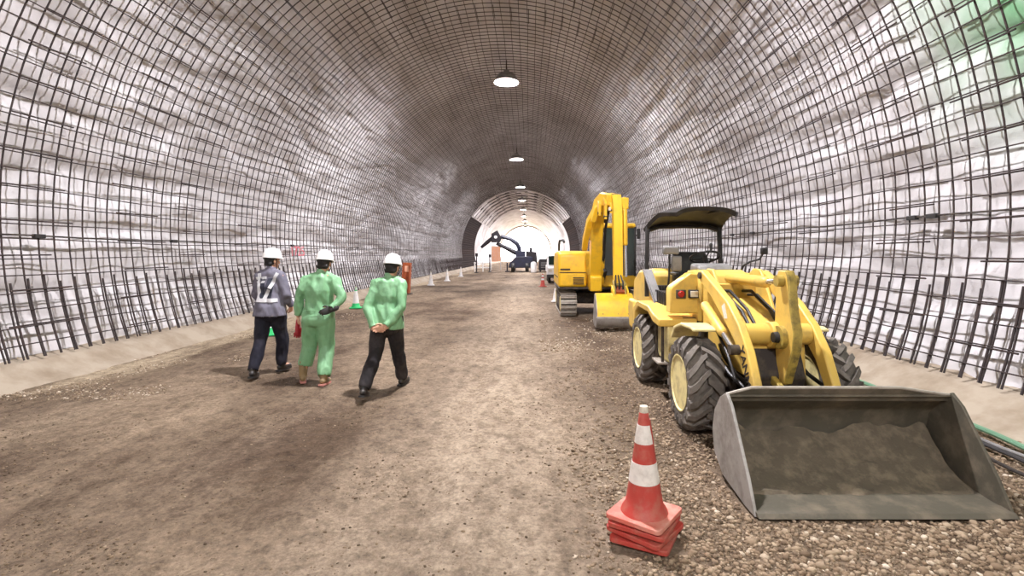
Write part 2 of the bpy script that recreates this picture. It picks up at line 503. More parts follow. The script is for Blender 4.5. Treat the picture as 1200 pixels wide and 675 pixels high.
ICF = np.array([(0, 11, 5), (0, 5, 1), (0, 1, 7), (0, 7, 10), (0, 10, 11), (1, 5, 9), (5, 11, 4), (11, 10, 2), (10, 7, 6), (7, 1, 8), (3, 9, 4), (3, 4, 2), (3, 2, 6), (3, 6, 8), (3, 8, 9), (4, 9, 5), (2, 4, 11), (6, 2, 10), (8, 6, 7), (9, 8, 1)])
def scatter(n, x0, x1, y0, y1, dens, smin, smax, light=0.0):
    x = RNG.uniform(x0, x1, n)
    y = 1 / RNG.uniform(1 / y1, 1 / y0, n)               # more stones near the camera, where each shows
    k = RNG.random(n) < dens(x, y)
    x, y = x[k], y[k]; n = len(x)
    s = smin + (smax - smin) * RNG.random(n) ** 3.2
    tone = np.clip(RNG.beta(2.2, 2.6, n) + light, 0, 1)
    return x, y, s, tone
def sm(a, b, x):
    t = np.clip((x - a) / (b - a), 0, 1); return t * t * (3 - 2 * t)
sets = [
    scatter(90000, -.6, 4.6, 2.1, 9.5, lambda x, y: sm(-.35 + .08 * y, 1.1 + .05 * y, x + .9 * (fbm(x * 1.2, y * 1.2) - .5)) * .95, .0045, .020),
    scatter(30000, -6.3, .6, 2.1, 10, lambda x, y: .18 + .8 * (fbm(x * .9 + 7, y * .7) > .56), .003, .012, -.16),
    scatter(5000, -6.5, -4.6, 6, 15, lambda x, y: 1.0 * (fbm(x * .8 + 3, y * .4) > .48), .006, .020, .22),
    scatter(5000, .2, 2.6, 9, 13.6, lambda x, y: .2 + .8 * (fbm(x * 1.1, y * .8 + 4) > .5), .007, .028, .22),
    scatter(1500, 1.2, 4.4, 2.6, 5.5, lambda x, y: 1.0 + 0 * x, .012, .032, .12),
]
x, y, s, tone = [np.concatenate([q[i] for q in sets]) for i in range(4)]
keep = ~((x > 1.44) & (x < 3.17) & (y > 3.28) & (y < 4.1)) & ~((np.abs(x - .70) < .2) & (np.abs(y - 3.1) < .2))
for wx in (1.63, 2.84):
    for wy in (5.03, 6.94): keep &= ~((np.abs(x - wx) < .17) & (np.abs(y - wy) < .16))
x, y, s, tone = x[keep], y[keep], s[keep], tone[keep]
n = len(x)
ang = RNG.uniform(0, 6.28, n)
sc = s[:, None] * np.stack([RNG.uniform(.8, 1.35, n), RNG.uniform(.7, 1.1, n), RNG.uniform(.45, .8, n)], -1)
OCT = np.array([(1, 0, 0), (0, 1, 0), (-1, 0, 0), (0, -1, 0), (0, 0, 1), (0, 0, -1), (.66, .66, .45), (-.66, .5, .5)]) * 1.05
OCF = np.array([(0, 6, 4), (6, 1, 4), (1, 7, 4), (7, 2, 4), (2, 3, 4), (3, 0, 4), (0, 1, 6), (1, 2, 7), (1, 0, 5), (2, 1, 5), (3, 2, 5), (0, 3, 5)])
big = s / y > .0036
vv, ff, tt = [], [], []; off = 0
for sel, BV, BF in ((big, ICO, ICF), (~big, OCT, OCF)):
    m_ = int(sel.sum()); nb = len(BV)
    P = BV[None] * (1 + RNG.uniform(-.22, .22, (m_, nb, 1))) * sc[sel][:, None, :]
    ca, sa = np.cos(ang[sel])[:, None], np.sin(ang[sel])[:, None]
    PX = P[..., 0] * ca - P[..., 1] * sa + x[sel][:, None]; PY = P[..., 0] * sa + P[..., 1] * ca + y[sel][:, None]
    PZ = P[..., 2] + (floor_h(x[sel], y[sel]) + sc[sel][:, 2] * .35)[:, None]
    vv.append(np.stack([PX, PY, PZ], -1).reshape(-1, 3))
    ff.append((BF[None] + (np.arange(m_) * nb)[:, None, None] + off).reshape(-1, 3)); off += m_ * nb
    tt.append(np.repeat(tone[sel], nb))
vv, ff, tt = np.concatenate(vv), np.concatenate(ff), np.concatenate(tt)
print('gravel stones', n, 'big', int(big.sum()), 'triangles', len(ff))
me = bpy.data.meshes.new('gravel')
me.vertices.add(len(vv)); me.vertices.foreach_set('co', vv.reshape(-1).astype(np.float32))
me.loops.add(ff.size); me.loops.foreach_set('vertex_index', ff.reshape(-1).astype(np.int32))
me.polygons.add(len(ff)); me.polygons.foreach_set('loop_start', np.arange(0, ff.size, 3, dtype=np.int32))
me.update(calc_edges=True)
at_ = me.attributes.new('tone', 'FLOAT', 'POINT'); at_.data.foreach_set('value', tt.astype(np.float32))
gravel = put('gravel', me, M['stone'])
tag(gravel, 'loose brown and pale gravel strewn over the dirt tunnel floor', 'gravel', kind='stuff')

# ------------------------------------------------------------------ reinforcing bar cage
cage = thing('rebar_cage', 'grid of dark reinforcing bars lining the white sheeted tunnel vault', 'rebar', (XC, 0, 0), local=True)
def ring_mesh(seed, pa, pb, n, r=.0115, rad=RB, amp=.02):
    pts = []
    for i in range(n + 1):
        p = pa + (pb - pa) * i / n
        w = amp * (noise.noise((p * 3.1, seed * 3.7, 0)) )
        rr = rad + .012 * noise.noise((p * 4, seed, 5))
        pts.append((rr * math.sin(p), w, ZC + rr * math.cos(p)))
    return MB().tube(pts, r, 6, up=None).mesh('ring_bar', angle=80, fix=False)
rings = [ring_mesh(k, -PHI0, PHI0, 64) for k in range(9)]
starts = [[ring_mesh(20 + k, sg * PHI0, sg * R(99.2 - .5 * (k % 3)), 8, .0145, RB - .004) for k in range(6)] for sg in (-1, 1)]
for me_ in rings + starts[0] + starts[1]: me_.materials.append(M['rebar'])
YS = [2.4 + .25 * i for i in range(208)]
far_start = MB()
k = 0
for i, y in enumerate(YS):
    o = put('ring_bar', rings[(i * 5) % 9], None, cage)
    o.location = (0, y + random.uniform(-.02, .02), 0)
    for q in (0, 1):
        if i < 150:
            o = put('starter_bar', starts[q][(i * 7 + q) % 6], None, cage)
            o.location = (0, y + .032 + random.uniform(-.01, .01), 0)
        else:
            sg = -1 if q == 0 else 1
            far_start.tube([(RB * math.sin(p) * sg, y + .045, ZC + RB * math.cos(p)) for p in (PHI0, R(104), R(99))], .0145, 5)
f_ = far_start.build('starter_bar_row', M['rebar'], cage); f_['kind'] = 'stuff'
# farther on, the cage covers only the lower walls
lower = [ring_mesh(40 + q, sg * PHI0, sg * R(57), 24, .02) for q, sg in enumerate((-1, 1))]
for me_ in lower: me_.materials.append(M['rebar'])
for i in range(42):
    for q in (0, 1):
        o = put('side_bar', lower[q], None, cage)
        o.location = (0, YS[-1] + .25 + .3 * i, 0)
shade_streaks = [ring_mesh(60 + q, R(-56 + 10 * q), R(-56 + 10 * q + 14 + 9 * (q % 3)), 12, .03, RB - .05, .4) for q in range(9)]
for me_ in shade_streaks: me_.materials.append(M['rebar'])
for i in range(64):
    o = put('shade_streak', shade_streaks[(i * 4) % 9], None, cage); o.location = (0, YS[-1] + .5 + .22 * i * (1 + .01 * i), 0)  # dark arcs added to imitate shadowed wrinkles in the bare crown sheet
NL = 96
for i in range(NL):
    p = -PHI0 + .03 + (2 * PHI0 - .06) * i / (NL - 1)
    pts = []
    yend = YS[-1] + (13 if abs(p) > R(57) else .2)
    y = 2.0
    while y < yend + .01:
        rr = RB - .024 + .008 * noise.noise((y * .5, i * 1.7, 2))
        pp = p + .006 * noise.noise((y * .35, i * 2.3, 7))
        pts.append((rr * math.sin(pp), y, ZC + rr * math.cos(pp)))
        y += .5 if y < 20 else 1.5
    MB().tube(pts, .0088, 5).build('longitudinal_bar', M['rebar'], cage)
laps = []
for i in range(NL):
    p = -PHI0 + .03 + (2 * PHI0 - .06) * i / (NL - 1)
    for q in range(3):
        laps.append((p, 5.2 + 3.6 * q + (1.6 if i % 2 else 0) + random.uniform(-.12, .12)))
for p, y in laps:
    L_ = random.uniform(.8, 1.15); dp = .005
    rr = RB - .026
    MB().tube([(rr * math.sin(p + dp), y, ZC + rr * math.cos(p + dp)), (rr * math.sin(p + dp * 1.2), y + L_, ZC + rr * math.cos(p + dp * 1.2))], .0115, 5).build('lap_bar', M['rebar'], cage)

# red sprayed number on the left wall
tm = text_mesh('1725', .42, .004)
for v_ in tm.vertices:
    tx, ty, tz = v_.co
    yy = 15.6 + tx * 1.15; zz = 1.78 + ty
    ph = -math.acos(max(-1, min(1, (zz - ZC) / (RB - .05))))
    v_.co = (XC + (RB - .045 + tz) * math.sin(ph), yy, zz)
put('painted_number', tm, M['redpaint'], wall_left)

# thin conduits at springline with clamp boxes
for side in (-1, 1):
    g = thing('conduit', 'thin dark conduit running along the ' + ('left' if side < 0 else 'right') + ' wall bars with clamp blocks', 'conduit', (XC + side * 6.14, 2, 1.96))
    zz = 1.96 if side < 0 else 2.2
    xx = XC + side * 6.165
    MB().tube([(xx, y, zz + .01 * math.sin(y * 2)) for y in np.arange(2.5, 45, .8)], .012, 6).build('pipe', M['dark'], g)
    for y in ([7.3, 10.1, 15.2, 21] if side < 0 else [6.6, 6.95, 12.0, 13.2, 19]):
        MB().box(xx - .03, xx + .03, y, y + .16, zz - .03, zz + .03).build('clamp', M['black'], g, .006)

# ------------------------------------------------------------------ ceiling lamps
M['lamp'] = emit('lamp_lens_light', (250, 246, 252), LAMP_STRENGTH)
LZ = 7.9
for i, y in enumerate([-6, 6.2, 18.1, 32.9, 46.5, 58, 70, 82, 94, 106, 117]):
    words = ['out of view behind', 'above the three walking men', 'nearest of those in view', 'second in view', 'third in view by the bare sheet', 'fourth along', 'fifth along', 'sixth along', 'seventh along', 'eighth along', 'last before the portal'][i]
    lx = -.35 if i == 1 else -.8
    g = thing('ceiling_lamp', 'round white floodlight hung from the tunnel crown, ' + words, 'lamp', (lx, y, LZ), group='lamps along the tunnel crown')
    MB().lathe([(.36, LZ - .01), (.37, LZ + .02), (.30, LZ + .14), (.12, LZ + .2), (.1, LZ + .3)], (lx, y, 0)).build('housing', M['grey'], g)
    MB().lathe([(.0, LZ - .125), (.07, LZ - .118), (.13, LZ - .09), (.165, LZ - .05), (.175, LZ - .012)], (lx, y, 0)).build('lens', M['lamp'], g)
    MB().tube([(lx, y, LZ + .28), (lx, y, 8.56)], .02, 8).build('hanger', M['dark'], g)
    MB().lathe([(.22, LZ - .004), (.36, LZ - .06), (.43, LZ - .13), (.435, LZ - .128), (.37, LZ - .05), (.24, LZ + .006)], (lx, y, 0), seg=28, close=True).build('reflector', M['helmet'], g)

# ------------------------------------------------------------------ wheel loader
LX = 2.22
ld = thing('wheel_loader', 'yellow compact wheel loader with black canopy and lowered grey bucket', 'loader', (LX, 5.98, 0))
def wheel_meshes(r=.45, w=.32):
    t = MB()
    hw = w / 2; rb = r - .056
    prof = [(.25, -hw + .03), (.27, -hw + .005), (.33, -hw), (rb - .05, -hw - .006), (rb - .015, -hw + .02), (rb, -hw + .07), (rb + .006, 0), (rb, hw - .07), (rb - .015, hw - .02), (rb - .05, hw + .006), (.33, hw), (.27, hw - .005), (.25, hw - .03)]
    t.lathe(prof, axis='X', seg=48, close=True)
    nl = 17
    for sd in (-1, 1):
        for i in range(nl):
            a0 = 2 * math.pi * (i + (.5 if sd > 0 else 0)) / nl
            ring = []
            for q in range(5):
                f = q / 4
                x = sd * (-.015 + f * (hw + .012)); a = a0 + f ** 1.25 * .42
                rt = r - (.030 if q == 4 else (.006 if q == 3 else 0)); rbt = rb - .02
                if q == 4: x = sd * (hw + .008); rt = r - .055; rbt = rb - .09
                wd = .066 + .03 * f
                ring.append([(x, rr * math.cos(a + s_ * wd * k_), rr * math.sin(a + s_ * wd * k_)) for rr, s_, k_ in ((rbt, -1, 1.25), (rt, -1, .8), (rt, 1, .8), (rbt, 1, 1.25))])
            vs = [p for rg in ring for p in rg]
            fs = [(0, 1, 2, 3), (16, 19, 18, 17)]
            for q in range(4):
                for e in range(4):
                    e2 = (e + 1) % 4
                    fs.append((q * 4 + e, q * 4 + 4 + e, q * 4 + 4 + e2, q * 4 + e2))
            t.add(vs, fs)
    rim = MB()
    rim.lathe([(.265, -hw + .01), (.275, -hw - .004), (.262, -hw - .004), (.235, -hw + .05), (.22, -hw + .10), (.10, -hw + .13), (.095, -hw + .06), (.02, -hw + .055), (.02, hw - .06), (.235, hw - .05), (.262, hw + .004), (.275, hw + .004), (.265, hw - .01)], axis='X', seg=36)
    hub = MB().lathe([(.075, -hw + .05), (.07, -hw + .03), (.045, -hw + .02), (.0, -hw + .02)], axis='X', seg=20)
    nuts = []
    for i in range(6):
        a = i * math.pi / 3
        nuts.append(MB().lathe([(.016, -hw + .13), (.016, -hw + .10), (.0, -hw + .10)], (0, .15 * math.cos(a), .15 * math.sin(a)), 'X', 6))
    return t, rim, hub, nuts
wt, wr_, wh, wn = wheel_meshes()
tire_me, rim_me, hub_me = wt.mesh('tire', angle=35), wr_.mesh('rim', angle=35), wh.mesh('hub')
nut_me = [q.mesh('wheel_nut') for q in wn]
for me_, m_ in [(tire_me, M['tire']), (rim_me, M['cream']), (hub_me, M['cream'])] + [(q, M['steel']) for q in nut_me]: me_.materials.append(m_)
def wheel(x, y, flip, roll, z=.443):
    o = put('wheel', tire_me, None, ld)
    o.location = V((x, y, z)) - V(ld.location)
    o.rotation_euler = (roll, 0, math.pi if flip else 0)
    for me_ in [rim_me, hub_me] + nut_me: put(me_.name.split('.')[0], me_, None, o)
wheel(1.63, 5.03, False, .1); wheel(2.87, 5.03, True, .5)
wheel(1.63, 6.94, False, .3); wheel(2.81, 6.94, True, .0)

Y_ = M['yellow']
# rear frame, axles
MB().prism([(5.75, .48), (5.75, .9), (8.2, .95), (8.3, .55), (7.9, .42), (6.0, .40)], 'X', LX - .3, LX + .3).build('rear_frame', M['dark'], ld, .02)
for y in (5.03, 6.94):
    MB().lathe([(.07, 1.75), (.09, 1.9), (.11, 2.05), (.2, 2.14), (.2, 2.30), (.11, 2.39), (.09, 2.54), (.07, 2.69)], (0, y, .443), 'X', 16).build('axle', M['dark'], ld)
MB().prism([(4.55, .48), (4.5, .62), (4.62, .9), (5.6, .9), (5.8, .62), (5.7, .42), (4.8, .38)], 'X', 2.0, 2.44).build('front_frame', M['dark'], ld, .02)
MB().lathe([(.09, .40), (.09, .95)], (LX, 5.82, 0), 'Z', 16).build('articulation_pin', M['dark'], ld)
# engine hood and counterweight
eh = MB().prism([(7.15, .95), (7.15, 1.44), (7.25, 1.50), (8.0, 1.46), (8.42, 1.30), (8.5, .95)], 'X', 1.72, 2.72).build('engine_hood', Y_, ld, .05)
MB().prism([(8.15, .50), (8.15, .97), (8.58, .97), (8.62, .80), (8.5, .50)], 'X', 1.66, 2.78).build('counterweight', Y_, ld, .04)
gp = MB().box(1.76, 1.99, 7.125, 7.15, .98, 1.27).build('grille', M['dark'], eh, .006)
for i in range(6): MB().box(1.775 + i * .036, 1.79 + i * .036, 7.11, 7.128, .99, 1.26).build('grille_slat', M['black'], gp)
for z in (1.06, 1.16, 1.26): MB().box(1.9, 2.54, 8.44, 8.50, z, z + .04).build('rear_slat', M['black'], eh, .005)
# seat box with side louvres
sb = MB().prism([(6.45, .92), (6.45, 1.12), (6.6, 1.2), (7.16, 1.2), (7.16, .92)], 'X', 1.74, 2.70).build('seat_box', M['dark'], ld, .02)
for i in range(7):
    y = 6.5 + i * .09
    MB().box(1.715, 1.745, y, y + .035, .94, 1.22).build('grille_bar', M['black'], sb, .004)
# rear fenders with step platform
for nm, x0, x1 in (('left', 1.5, 1.95), ('right', 2.49, 2.94)):
    fd = MB().prism([(7.42, .70), (7.36, .95), (7.1, 1.06), (6.5, 1.05), (6.22, .98), (5.93, .95), (5.93, .86), (6.22, .88), (6.48, .97), (7.06, .98), (7.26, .89), (7.31, .70)], 'X', x0, x1).build('rear_fender', Y_, ld, .015)
    xs_ = (x0 + .03, x1 - .03)
    MB().prism([(5.96, .44), (5.96, .87), (6.42, .87), (6.46, .6), (6.36, .44)], 'X', xs_[0] + .08, xs_[1]).build('fuel_tank' if nm == 'left' else 'battery_box', M['cream'], ld, .02)
    st = x0 + .02
    MB().box(st, st + .3, 6.02, 6.34, .40, .43).build('step', M['steel'], ld, .006)
    for yy in (6.04, 6.32): MB().box(st + .04, st + .07, yy - .012, yy + .012, .42, .88).build('step_bracket', M['dark'], ld)
    # console with lamps beside the dashboard
    mir = (lambda x: x) if nm == 'left' else (lambda x: 2 * LX - x)
    prof = [(mir(1.636), 1.016), (mir(1.636), 1.29), (mir(1.66), 1.33), (mir(1.87), 1.485), (mir(1.985), 1.47), (mir(1.985), 1.016)]
    co = MB().prism_xz(prof, 5.93, 6.12).build('side_console', Y_, ld, .015)
    xx = mir(1.755)
    MB().box(xx - .055, xx + .055, 5.90, 5.935, 1.19, 1.29).build('lamp_frame', M['dark'], co, .006)
    MB().lathe([(.0, 5.885), (.03, 5.888), (.04, 5.90), (.04, 5.93)], (xx, 0, 1.24), 'Y', 16).build('indicator_lens', M['redlamp'], co)
    xx = mir(1.90)
    MB().box(xx - .06, xx + .06, 5.885, 5.935, 1.195, 1.29).build('headlamp_housing', M['black'], co, .008)
    MB().box(xx - .045, xx + .045, 5.876, 5.89, 1.208, 1.277).build('headlamp_lens', M['pinklamp'], co, .006)
    # front fender
    fx0, fx1 = (1.55, 1.83) if nm == 'left' else (2.61, 2.84)
    MB().prism([(5.62, .80), (5.5, .93), (5.25, 1.0), (4.92, 1.005), (4.84, .99), (4.84, .965), (4.92, .975), (5.24, .97), (5.47, .905), (5.585, .79)], 'X', fx0, fx1).build('front_fender', M['cream'], ld, .008)
    MB().box(mir(1.80) - .02, mir(1.80) + .02, 5.2, 5.3, .6, .98).build('fender_bracket', M['dark'], ld)
# dashboard cowl
MB().prism([(5.9, .92), (5.84, 1.3), (5.92, 1.47), (6.1, 1.515), (6.34, 1.5), (6.4, .92)], 'X', 1.95, 2.55).build('cowl', Y_, ld, .025)
MB().prism([(6.1, 1.50), (6.16, 1.575), (6.42, 1.59), (6.46, 1.48)], 'X', 2.02, 2.44).build('dashboard', M['grey'], ld, .03)
MB().box(1.8, 2.64, 5.98, 6.5, .93, .96).build('floor_plate', M['dark'], ld)
sc_ = V((2.24, 6.52, 1.665))
MB().tube([(2.24, 6.34, 1.45), sc_], .03, 10).build('steering_column', M['black'], ld)
ax = V((0, .42, 1)).normalized(); rt = V((1, 0, 0)); up_ = ax.cross(rt)
sw = MB().tube([sc_ + (rt * math.cos(a) + up_ * math.sin(a)) * .18 for a in np.linspace(0, 2 * math.pi, 33)], .015, 8)
st_w = sw.build('steering_wheel', M['black'], ld)
for a in (.5, 2.6, 4.7): MB().tube([sc_ - ax * .02, sc_ + (rt * math.cos(a) + up_ * math.sin(a)) * .18], .010, 6).build('spoke', M['black'], st_w)
MB().tube([sc_ + rt * .02 - up_ * .17, sc_ + rt * .02 - up_ * .17 + V((0, 0, .09))], [.012, .022], 10, round_ends=True).build('spinner_knob', M['black'], st_w)
for dx in (.28, .34):
    lv = MB().tube([(LX + dx, 6.5, 1.2), (LX + dx, 6.52, 1.5)], .01, 6).build('control_lever', M['black'], ld)
    MB().ell((LX + dx, 6.52, 1.52), (.022, .022, .03)).build('lever_knob', M['black'], lv)
# seat
st_ = MB().prism([(6.62, 1.2), (6.60, 1.30), (6.66, 1.34), (7.05, 1.31), (7.08, 1.2)], 'X', 1.97, 2.47).build('seat', M['black'], ld, .04)
MB().prism([(7.0, 1.28), (6.98, 1.42), (7.04, 1.70), (7.08, 1.74), (7.15, 1.73), (7.16, 1.60), (7.14, 1.3)], 'X', 1.99, 2.45).build('seat_back', M['black'], st_, .04)
for x in (1.93, 2.47): MB().box(x, x + .04, 6.72, 7.05, 1.42, 1.46).build('armrest', M['black'], st_, .01)
# mirrors
for pts, nm in (([(1.72, 6.36, 1.2), (1.735, 6.34, 1.45), (1.74, 6.33, 1.76)], 'left'),
                ([(2.60, 6.36, 1.42), (2.64, 6.3, 1.56), (2.70, 6.25, 1.61), (2.79, 6.2, 1.64), (2.83, 6.18, 1.72)], 'right')):
    mp = MB().tube(pts, .013, 8).build('mirror_arm', M['black'], ld)
    if nm == 'left':
        MB().box(1.64, 1.84, 6.26, 6.32, 1.70, 1.80).build('mirror', M['grey'], mp, .02)
        MB().box(1.755, 1.885, 6.30, 6.35, 1.49, 1.68).build('mirror', M['grey'], mp, .02)
    else:
        MB().box(2.79, 2.87, 6.14, 6.19, 1.70, 1.78).build('mirror', M['black'], mp, .012)
# roll bar and canopy
for x, dx in ((1.69, -.02), (2.70, .02)):
    MB().tube([(x + dx, 7.26, 1.10), (x + dx, 7.27, 1.42), (x + dx * .6, 7.28, 1.8), (x, 7.29, 2.11)], .04, 4, up=(.7, .7, 0)).build('canopy_post', M['black'], ld, .008)
MB().add([(1.585, 7.16, 1.48), (1.72, 7.16, 1.48), (1.80, 6.86, 1.07), (1.66, 6.86, 1.07), (1.585, 7.185, 1.49), (1.72, 7.185, 1.49), (1.80, 6.885, 1.08), (1.66, 6.885, 1.08)], [(0, 1, 2, 3), (7, 6, 5, 4), (0, 4, 5, 1), (1, 5, 6, 2), (2, 6, 7, 3), (3, 7, 4, 0)]).build('stay_plate', M['grey'], ld, .004)
MB().tube([(1.60, 7.12, 1.46), (1.675, 6.82, 1.05)], .013, 8).build('handrail', M['chrome'], ld)
def canopy():
    m_ = MB(); nx, ny = 12, 14; top = []; bot = []
    for j in range(ny + 1):
        v = j / ny
        y = 6.36 + v * 1.02
        zc = 2.295 + .03 * math.sin(min(1, v / .5) * math.pi * .5) - .19 * max(0, (v - .38) / .62) ** 1.5
        hw = .43 + .13 * v - .05 * (max(0, .12 - v) / .12) ** 2
        for i in range(nx + 1):
            u = i / nx * 2 - 1
            z = zc - .055 * abs(u) ** 4 - .02 * u * u
            top.append((2.205 + u * hw, y, z))
            bot.append((2.205 + u * (hw - .02), y + (.02 if j == 0 else -.02 if j == ny else 0), z - (.05 if abs(u) > .9 or j in (0, ny) else .035)))
    W = nx + 1; o = len(top); m_.v = top + bot
    for j in range(ny):
        for i in range(nx):
            a = j * W + i
            m_.f.append((a, a + 1, a + W + 1, a + W)); m_.f.append((a + o, a + W + o, a + W + 1 + o, a + 1 + o))
    ed = [i for i in range(W)] + [j * W + nx for j in range(1, ny + 1)] + [ny * W + i for i in range(nx - 1, -1, -1)] + [j * W for j in range(ny - 1, 0, -1)]
    for q in range(len(ed)):
        a, b_ = ed[q], ed[(q + 1) % len(ed)]
        m_.f.append((a, b_, b_ + o, a + o))
    return m_
cn = canopy().build('canopy', M['black'], ld, angle=50)
MB().tube([(1.70, 7.29, 2.04), (1.85, 7.29, 2.09), (2.195, 7.29, 2.10), (2.54, 7.29, 2.09), (2.69, 7.29, 2.04)], .03, 8).build('canopy_hoop', M['black'], cn)
for x in (1.98, 2.43): MB().box(x - .02, x + .02, 6.45, 6.95, 2.24, 2.275).build('canopy_rib', M['black'], cn, .01)

# arm towers and lift arms
for x0, x1 in ((1.95, 1.985), (2.455, 2.49)):
    MB().prism([(5.74, .6), (5.74, 1.48), (5.62, 1.545), (5.46, 1.54), (5.36, 1.44), (5.05, .98), (4.62, .9), (4.6, .6)], 'X', x0, x1).build('arm_tower', Y_, ld, .01)
MB().box(1.985, 2.455, 5.55, 5.62, .8, 1.38).build('tower_plate', Y_, ld, .01)
MB().box(1.985, 2.455, 4.60, 4.66, .62, .92).build('frame_cover', Y_, ld, .012)
MB().prism([(4.66, .92), (4.66, .96), (5.4, 1.24), (5.4, 1.2)], 'X', 1.985, 2.455).build('slope_plate', Y_, ld, .008)
arm_c = [(5.54, 1.47, .062), (5.17, 1.32, .072), (4.86, 1.17, .098), (4.60, 1.0, .092), (4.42, .82, .078), (4.29, .60, .066), (4.20, .34, .055)]
def arm_profile(cs):
    up, dn = [], []
    for i, (y, z, w) in enumerate(cs):
        a = cs[max(i - 1, 0)]; b_ = cs[min(i + 1, len(cs) - 1)]
        d = V((b_[0] - a[0], b_[1] - a[1])).normalized(); nrm = V((d.y, -d.x))
        up.append((y + nrm.x * w, z + nrm.y * w)); dn.append((y - nrm.x * w, z - nrm.y * w))
    f = cs[0]; g = cs[-1]
    return up + [(g[0] - .03, g[1] - .07), (g[0] + .02, g[1] - .08)] + dn[::-1] + [(f[0] + .07, f[1] - .02), (f[0] + .07, f[1] + .05)]
for x0, nm in ((1.855, 'left'), (2.505, 'right')):
    am = MB().prism(arm_profile(arm_c), 'X', x0, x0 + .075).build('lift_arm', Y_, ld, .012)
    xo = x0 if nm == 'left' else x0 + .075
    for (y, z), rr in (((5.53, 1.47), .035), ((4.20, .33), .045)):
        MB().lathe([(rr, x0 - .025), (rr, x0 + .1)], (0, y, z), 'X', 16).build('arm_pin', M['dark'], am)
    xc = x0 - .045 if nm == 'left' else x0 + .12
    cy = MB().tube([(xc, 5.26, 1.17), (xc, 4.80, .97)], .047, 14, round_ends=True).build('lift_cylinder', Y_, ld)
    MB().tube([(xc, 4.82, .98), (xc, 4.54, .86)], .024, 12).build('cylinder_rod', M['chrome'], cy)
    MB().lathe([(.045, xc - .04), (.045, xc + .05)], (0, 4.53, .855), 'X', 14).build('rod_eye', M['dark'], cy)
    hs = MB().tube([(xc, 5.0, 1.0), (xc + .01, 4.8, .86), (xc, 4.66, .78), (xc - .01, 4.55, .70), (xc, 4.5, .6)], .014, 8).build('hydraulic_hose', M['black'], cy)
    if nm == 'left':
        # lettering that reads down the arm, and a diamond warning plate
        tm = text_mesh('YANMAR', .12, .002, .0015)
        p0, p1 = V((0, 4.475, .865)), V((0, 4.275, .45)); d = (p1 - p0).normalized()
        mid = (p0 + p1) / 2 + V((0, -.0, -.0)); nrm = V((0, d.z, -d.y))        # letter tops face up and forward along the arm
        if nrm.z < 0: nrm = -nrm
        for v_ in tm.vertices:
            tx, ty, tz = v_.co
            q = mid + d * (tx * 1.05) + nrm * (ty * 1.15 + .01)
            v_.co = V((x0 - .002 - tz, q.y, q.z)) - V(ld.location)
        put('lettering', tm, M['ink'], am)
        MB().prism([(4.93, 1.20), (4.86, 1.09), (4.79, 1.10), (4.86, 1.235)], 'X', x0 - .003, x0).build('warning_plate', M['sticker'], am)
ct = MB().lathe([(.095, 1.93), (.095, 2.5)], (0, 4.60, .985), 'X', 24).build('cross_tube', Y_, ld)
MB().lathe([(.115, 2.13), (.115, 2.2)], (0, 4.56, .985), 'X', 24).build('tube_collar', Y_, ct, .008)
# bell crank with greasy front edge
bc_p = [(4.50, .55), (4.42, .58), (4.27, .90), (4.25, 1.04), (4.31, 1.22), (4.35, 1.50), (4.39, 1.56), (4.52, 1.56), (4.56, 1.5), (4.58, 1.2), (4.60, .98), (4.54, .60)]
bc = MB().prism(bc_p, 'X', 2.20, 2.265).build('bell_crank', Y_, ld, .01)
edge = [(y - .012, z) for y, z in bc_p[1:7]] + [(y + .016, z) for y, z in bc_p[1:7]][::-1]
MB().prism(edge, 'X', 2.197, 2.268).build('greasy_edge', M['grease'], bc, .006)
MB().lathe([(.05, 2.14), (.05, 2.32)], (0, 4.44, 1.47), 'X', 16).build('upper_pin', M['grease'], bc)
pv = MB().lathe([(.10, 2.155), (.10, 2.31)], (0, 4.44, .98), 'X', 20).build('pivot_boss', M['grease'], bc)
MB().lathe([(.0, 2.115), (.045, 2.115), (.05, 2.16)], (0, 4.44, .98), 'X', 16).build('pivot_bolt', M['black'], bc)
tc_ = MB().tube([(2.215, 5.66, 1.44), (2.215, 4.80, 1.44)], .056, 16, round_ends=True).build('tilt_cylinder', Y_, ld)
MB().tube([(2.215, 4.82, 1.44), (2.23, 4.46, 1.47)], .026, 12).build('cylinder_rod', M['chrome'], tc_)
MB().box(2.13, 2.18, 4.16, 4.55, .50, .57, Matrix.Rotation(.35, 3, 'X')).build('bucket_link', M['grease'], ld, .01)
for k_, (xa, za) in enumerate(((2.05, 1.28), (2.10, 1.3), (2.32, 1.3), (2.38, 1.26))):
    MB().tube([(xa, 5.6, za), (xa - .02, 5.3, za + .02), (xa + .03, 5.0, za - .14), (xa + .02, 4.75, za - .30)], .016, 8).build('hydraulic_hose', M['black'], ld)
for k_, xa in enumerate((1.90, 1.84, 2.56)):
    MB().tube([(xa, 5.1, .8), (xa - .03, 4.9, .72), (xa, 4.7, .60), (xa + .06, 4.5, .52), (xa + .08, 4.35, .45)], .018, 8).build('hydraulic_hose', M['black'], ld)

